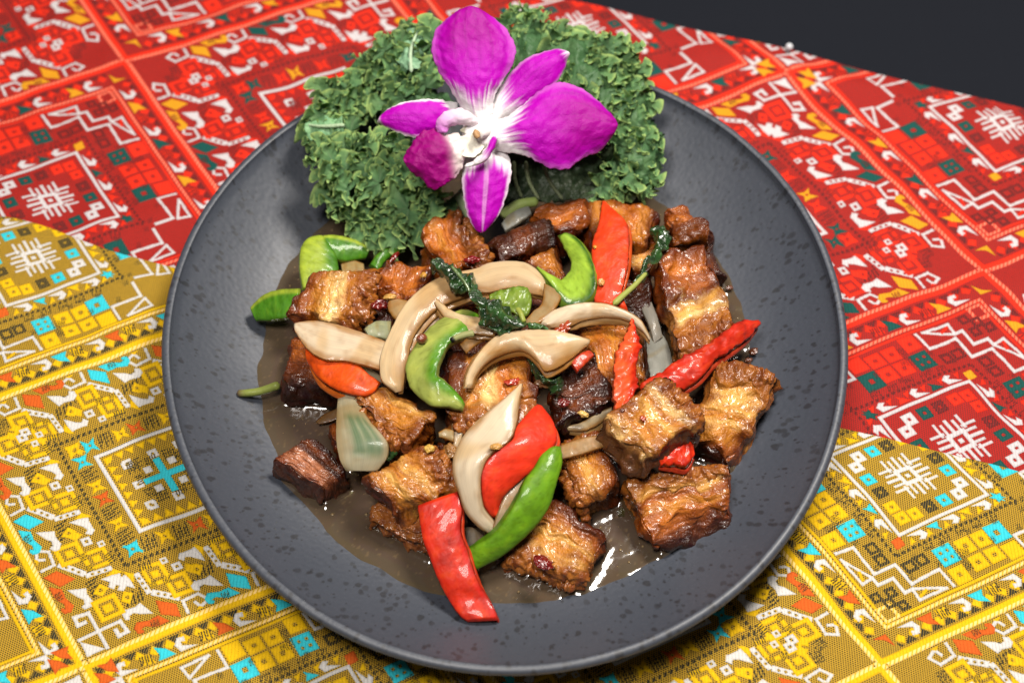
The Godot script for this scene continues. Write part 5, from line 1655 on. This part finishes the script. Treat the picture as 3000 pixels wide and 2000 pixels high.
	kale_lobe(k, v(161.2,584.7,-1109.2), 0.0080, hub)
	kale_lobe(k, v(400.8,339.9,-667.6), 0.0068, hub)
	kale_lobe(k, v(391.1,481.8,-1055.1), 0.0079, hub)
	kale_lobe(k, v(70.9,551.8,-1104.6), 0.0071, hub)


# ------------------------------------------------------------------ orchid
const MAGENTA := Color(0.39, 0.002, 0.37)
const PURPLE := Color(0.26, 0.002, 0.17)
const PETAL_WHITE := Color(0.80, 0.77, 0.78)


# white at the foot up to `foot`, magenta beyond, a pale hem, a pale tip past `tip`
func petal_tint(foot: float, hem: float, tip: float, mid_line: float, deep: float) -> Callable:
	var s := rng.randf() * 300.0
	return func(u: float, w: float, _side: float) -> Color:
		var ray := n_mid.get_noise_3d(w * 75.0 + s, u * 3.0, 0.0)
		var e := absf(2.0 * w - 1.0)
		var f := u + 0.10 * ray - 0.16 * e * e * (1.0 - u)
		var c := PETAL_WHITE.lerp(MAGENTA, smoothstep(foot * 0.55, foot * 1.35, f))
		c = c.lerp(PURPLE, deep * smoothstep(0.35, 0.75, u) * (1.0 - smoothstep(0.45, 0.95, e)) * 0.8)
		c = c.lerp(PETAL_WHITE, hem * smoothstep(0.80, 1.0, e + 0.06 * ray))
		c = c.lerp(PETAL_WHITE, 0.8 * smoothstep(tip, tip + 0.06, u + 0.03 * ray))
		c = c.lerp(PETAL_WHITE, mid_line * (1.0 - smoothstep(0.0, 0.14, e)) * (0.55 + 0.4 * ray))
		var vein := pow(absf(sin((w - 0.5) * 26.0 * (1.0 - 0.35 * u) + 0.8 * ray)), 10.0)
		c *= 1.0 + 0.05 * ray - 0.16 * vein * smoothstep(0.3, 0.6, u) + 0.10 * n_low.get_noise_3d(u * 40.0 + s, w * 30.0, 1.0)
		c.a = 1.0
		return c


func build_orchid() -> void:
	var o := thing("orchid_flower", "purple and white orchid bloom lying on the kale", "orchid flower")
	put("sepal", ribbon([v(-206.9,655.2,-651.7), v(-278.5,684.8,-641.7), v(-358.3,692.2,-634.8), v(-430.7,683.3,-622.1), v(-483.9,650.6,-610.3), v(-512.0,620.9,-585.3)], [v(-234.3,602.2,-576.1), v(-297.9,613.5,-539.8), v(-371.2,608.4,-515.1), v(-443.6,623.2,-536.3), v(-493,620.9,-567.8), v(-510.7,617.9,-581)], 0.0009, 0.0022, petal_tint(0.10, 0.95, 0.88, 0.0, 0.0), 60, 40, 0.0006), mats.petal, o)
	put("sepal", ribbon([v(-114.5,611.2,-588.8), v(-80.6,655.2,-634.2), v(-51.9,699,-679.4), v(5.2,749.5,-734.0), v(71.1,787.2,-770.4), v(150.3,792.6,-795.6), v(183.9,794.8,-798.8), v(210.2,777.2,-791.0)], [v(-97.6,600.0,-572.9), v(-32.5,626.1,-592.7), v(38.9,652.1,-612.5), v(103.6,687.0,-644.9), v(165.6,726.3,-683.6), v(196.9,748.7,-733.0), v(209.9,767.3,-759.5), v(208.9,773.4,-785.7)], 0.0009, 0.0022, petal_tint(0.30, 0.25, 0.90, 0.0, 0.0), 60, 40, 0.0006), mats.petal, o)
	put("sepal", ribbon([v(-182.2,551.5,-503.6), v(-188.8,544.6,-424.0), v(-188.5,518.1,-368.7), v(-179.5,469.2,-298.9), v(-152.6,419.9,-246.0), v(-119.4,387.2,-234.1)], [v(-26.0,562.7,-519.6), v(-3.9,552.0,-434.6), v(-5.2,529.9,-385.7), v(-20.7,489.2,-327.5), v(-54.3,435.5,-268.2), v(-111.6,386.5,-233.1)], 0.0009, 0.0020, petal_tint(0.22, 0.75, 0.965, 0.75, 0.0), 60, 40, 0.0006), mats.petal, o)
	put("petal", ribbon([v(-161.1,605.2,-562.9), v(-202.8,688.5,-612.0), v(-238.2,740.9,-652.1), v(-283.2,782.3,-711.1), v(-304.3,816.4,-777.3), v(-291.9,847.0,-838.4), v(-245.7,868,-885.9), v(-200.8,872.1,-909.1), v(-178.8,874.3,-912.3)], [v(-78.0,607.5,-566.1), v(-69.7,684.8,-606.8), v(-54.1,733.5,-641.5), v(-20.6,767.5,-690.1), v(9,800,-736.5), v(11.6,822.3,-785.8), v(-14.2,847.0,-838.4), v(-67.3,870.2,-889.1), v(-114,872.8,-910.2), v(-139.9,874.3,-912.3)], 0.0010, 0.0040, petal_tint(0.22, 0.10, 1.2, 0.0, 0.85), 70, 50, 0.0008), mats.petal, o)
	put("petal", ribbon([v(-104.0,624.6,-590.6), v(-47.8,655.9,-565.5), v(5.1,687.7,-576.2), v(70.7,725.4,-612.5), v(123.4,748.2,-645.1), v(189.3,752,-667.9), v(255.3,733.6,-659.0), v(321.6,699.6,-627.9), v(357,672.2,-606.2), v(374.4,646.9,-587.6)], [v(-104.0,559,-496.9), v(-33.6,584.8,-463.9), v(38.6,594.0,-442.2), v(97.7,586.8,-414.5), v(149.1,572.0,-393.5), v(215,565.9,-402.1), v(274.6,581.2,-441.5), v(328.0,585.5,-465), v(362.2,596.5,-498.1), v(377.0,607.5,-531.4)], 0.0010, 0.0040, petal_tint(0.22, 0.10, 1.2, 0.0, 0.9), 70, 50, 0.0008), mats.petal, o)
	var lip := put("lip", ribbon([v(-198.9,654.7,-494.1), v(-249.9,663.7,-489.5), v(-291.3,688.2,-489.6), v(-325.2,695.0,-481.8), v(-353.3,682.5,-464.1), v(-379.4,653.8,-440.5), v(-403.6,613.7,-418.1), v(-402.4,606.4,-407.6)], [v(-177.1,598.8,-414.2), v(-192.2,582.9,-374.0), v(-211.1,575.8,-346.5), v(-240.2,571.0,-322.2), v(-308.3,548.6,-307.8), v(-332.6,568.5,-336.1), v(-369.0,574.0,-361.5), v(-397.2,602.0,-401.3)], 0.0009, 0.0030, two(Color(0.74, 0.66, 0.62), Color(0.25, 0.003, 0.14), 0.10, 0.34), 60, 40, 0.0012), mats.petal, o)
	put("side_lobe", ribbon([v(-280.6,688.4,-472.4), v(-282.7,721.4,-502.2), v(-244.5,741.1,-530.4), v(-190.0,739.6,-545.6), v(-136.0,693,-548.8)], [v(-245.6,672.7,-484.9), v(-232.9,684.4,-501.6), v(-202.1,688.8,-507.9), v(-166.6,679.9,-512.6), v(-133.9,654.5,-528.7)], 0.0009, 0.0018, two(Color(0.52, 0.16, 0.50), Color(0.72, 0.62, 0.68), 0.0, 0.8), 50, 30, 0.0006), mats.petal, lip)
	put("side_lobe", ribbon([v(-179.1,600.7,-382.2), v(-121.0,645.5,-393.7), v(-91.7,670.3,-429.2), v(-72.9,666.1,-475.4)], [v(-163.8,597.8,-378.0), v(-96.9,626.2,-383.6), v(-63.8,655.4,-425.4), v(-56.3,658,-463.9)], 0.0009, 0.0016, petal_tint(0.5, 0.9, 0.9, 0.0, 0.0), 50, 30, 0.0006), mats.petal, lip)
	put("throat", ribbon([v(-267.6,659.2,-422.1), v(-229.6,670.1,-446.3), v(-179.1,667.5,-477.5), v(-128.3,663.6,-506.8)], [v(-260,647.5,-405.4), v(-197.8,634.8,-404.7), v(-140.8,616.0,-412.7), v(-102.8,619.2,-460.9)], 0.0010, -0.0010, one(Color(0.76, 0.73, 0.62)), 40, 20, 0.0006), mats.petal, lip)
	put("throat", ribbon([v(-198.6,671.0,-500), v(-167.4,633.8,-499.2), v(-148.1,611.7,-467.5), v(-147.4,615.9,-421.3)], [v(-108.9,674.7,-505.3), v(-102.7,652.5,-491), v(-96.3,634.1,-464.7), v(-108.9,623.3,-431.8)], 0.0010, -0.0030, one(Color(0.62, 0.60, 0.46)), 30, 20, 0.0006), mats.petal, lip)
	put("heart", blob(v(-106.1,622.5,-535.2), Vector3(0.0085, 0.0050, 0.0070), 0.2, 0.15, one(PETAL_WHITE)), mats.petal, o)
	put("column", tube([v(-96.7,642.6,-529.1), v(-112.8,667.4,-494.8), v(-130.1,684.7,-467.2)], 0.0034, 0.0022, one(Color(0.80, 0.77, 0.74))), mats.petal, o)
	put("anther_cap", blob(v(-132.4,693.0,-458.1), Vector3(0.0013, 0.0012, 0.0018), 0.2, 0.2, one(Color(0.42, 0.25, 0.12))), mats.petal, o)
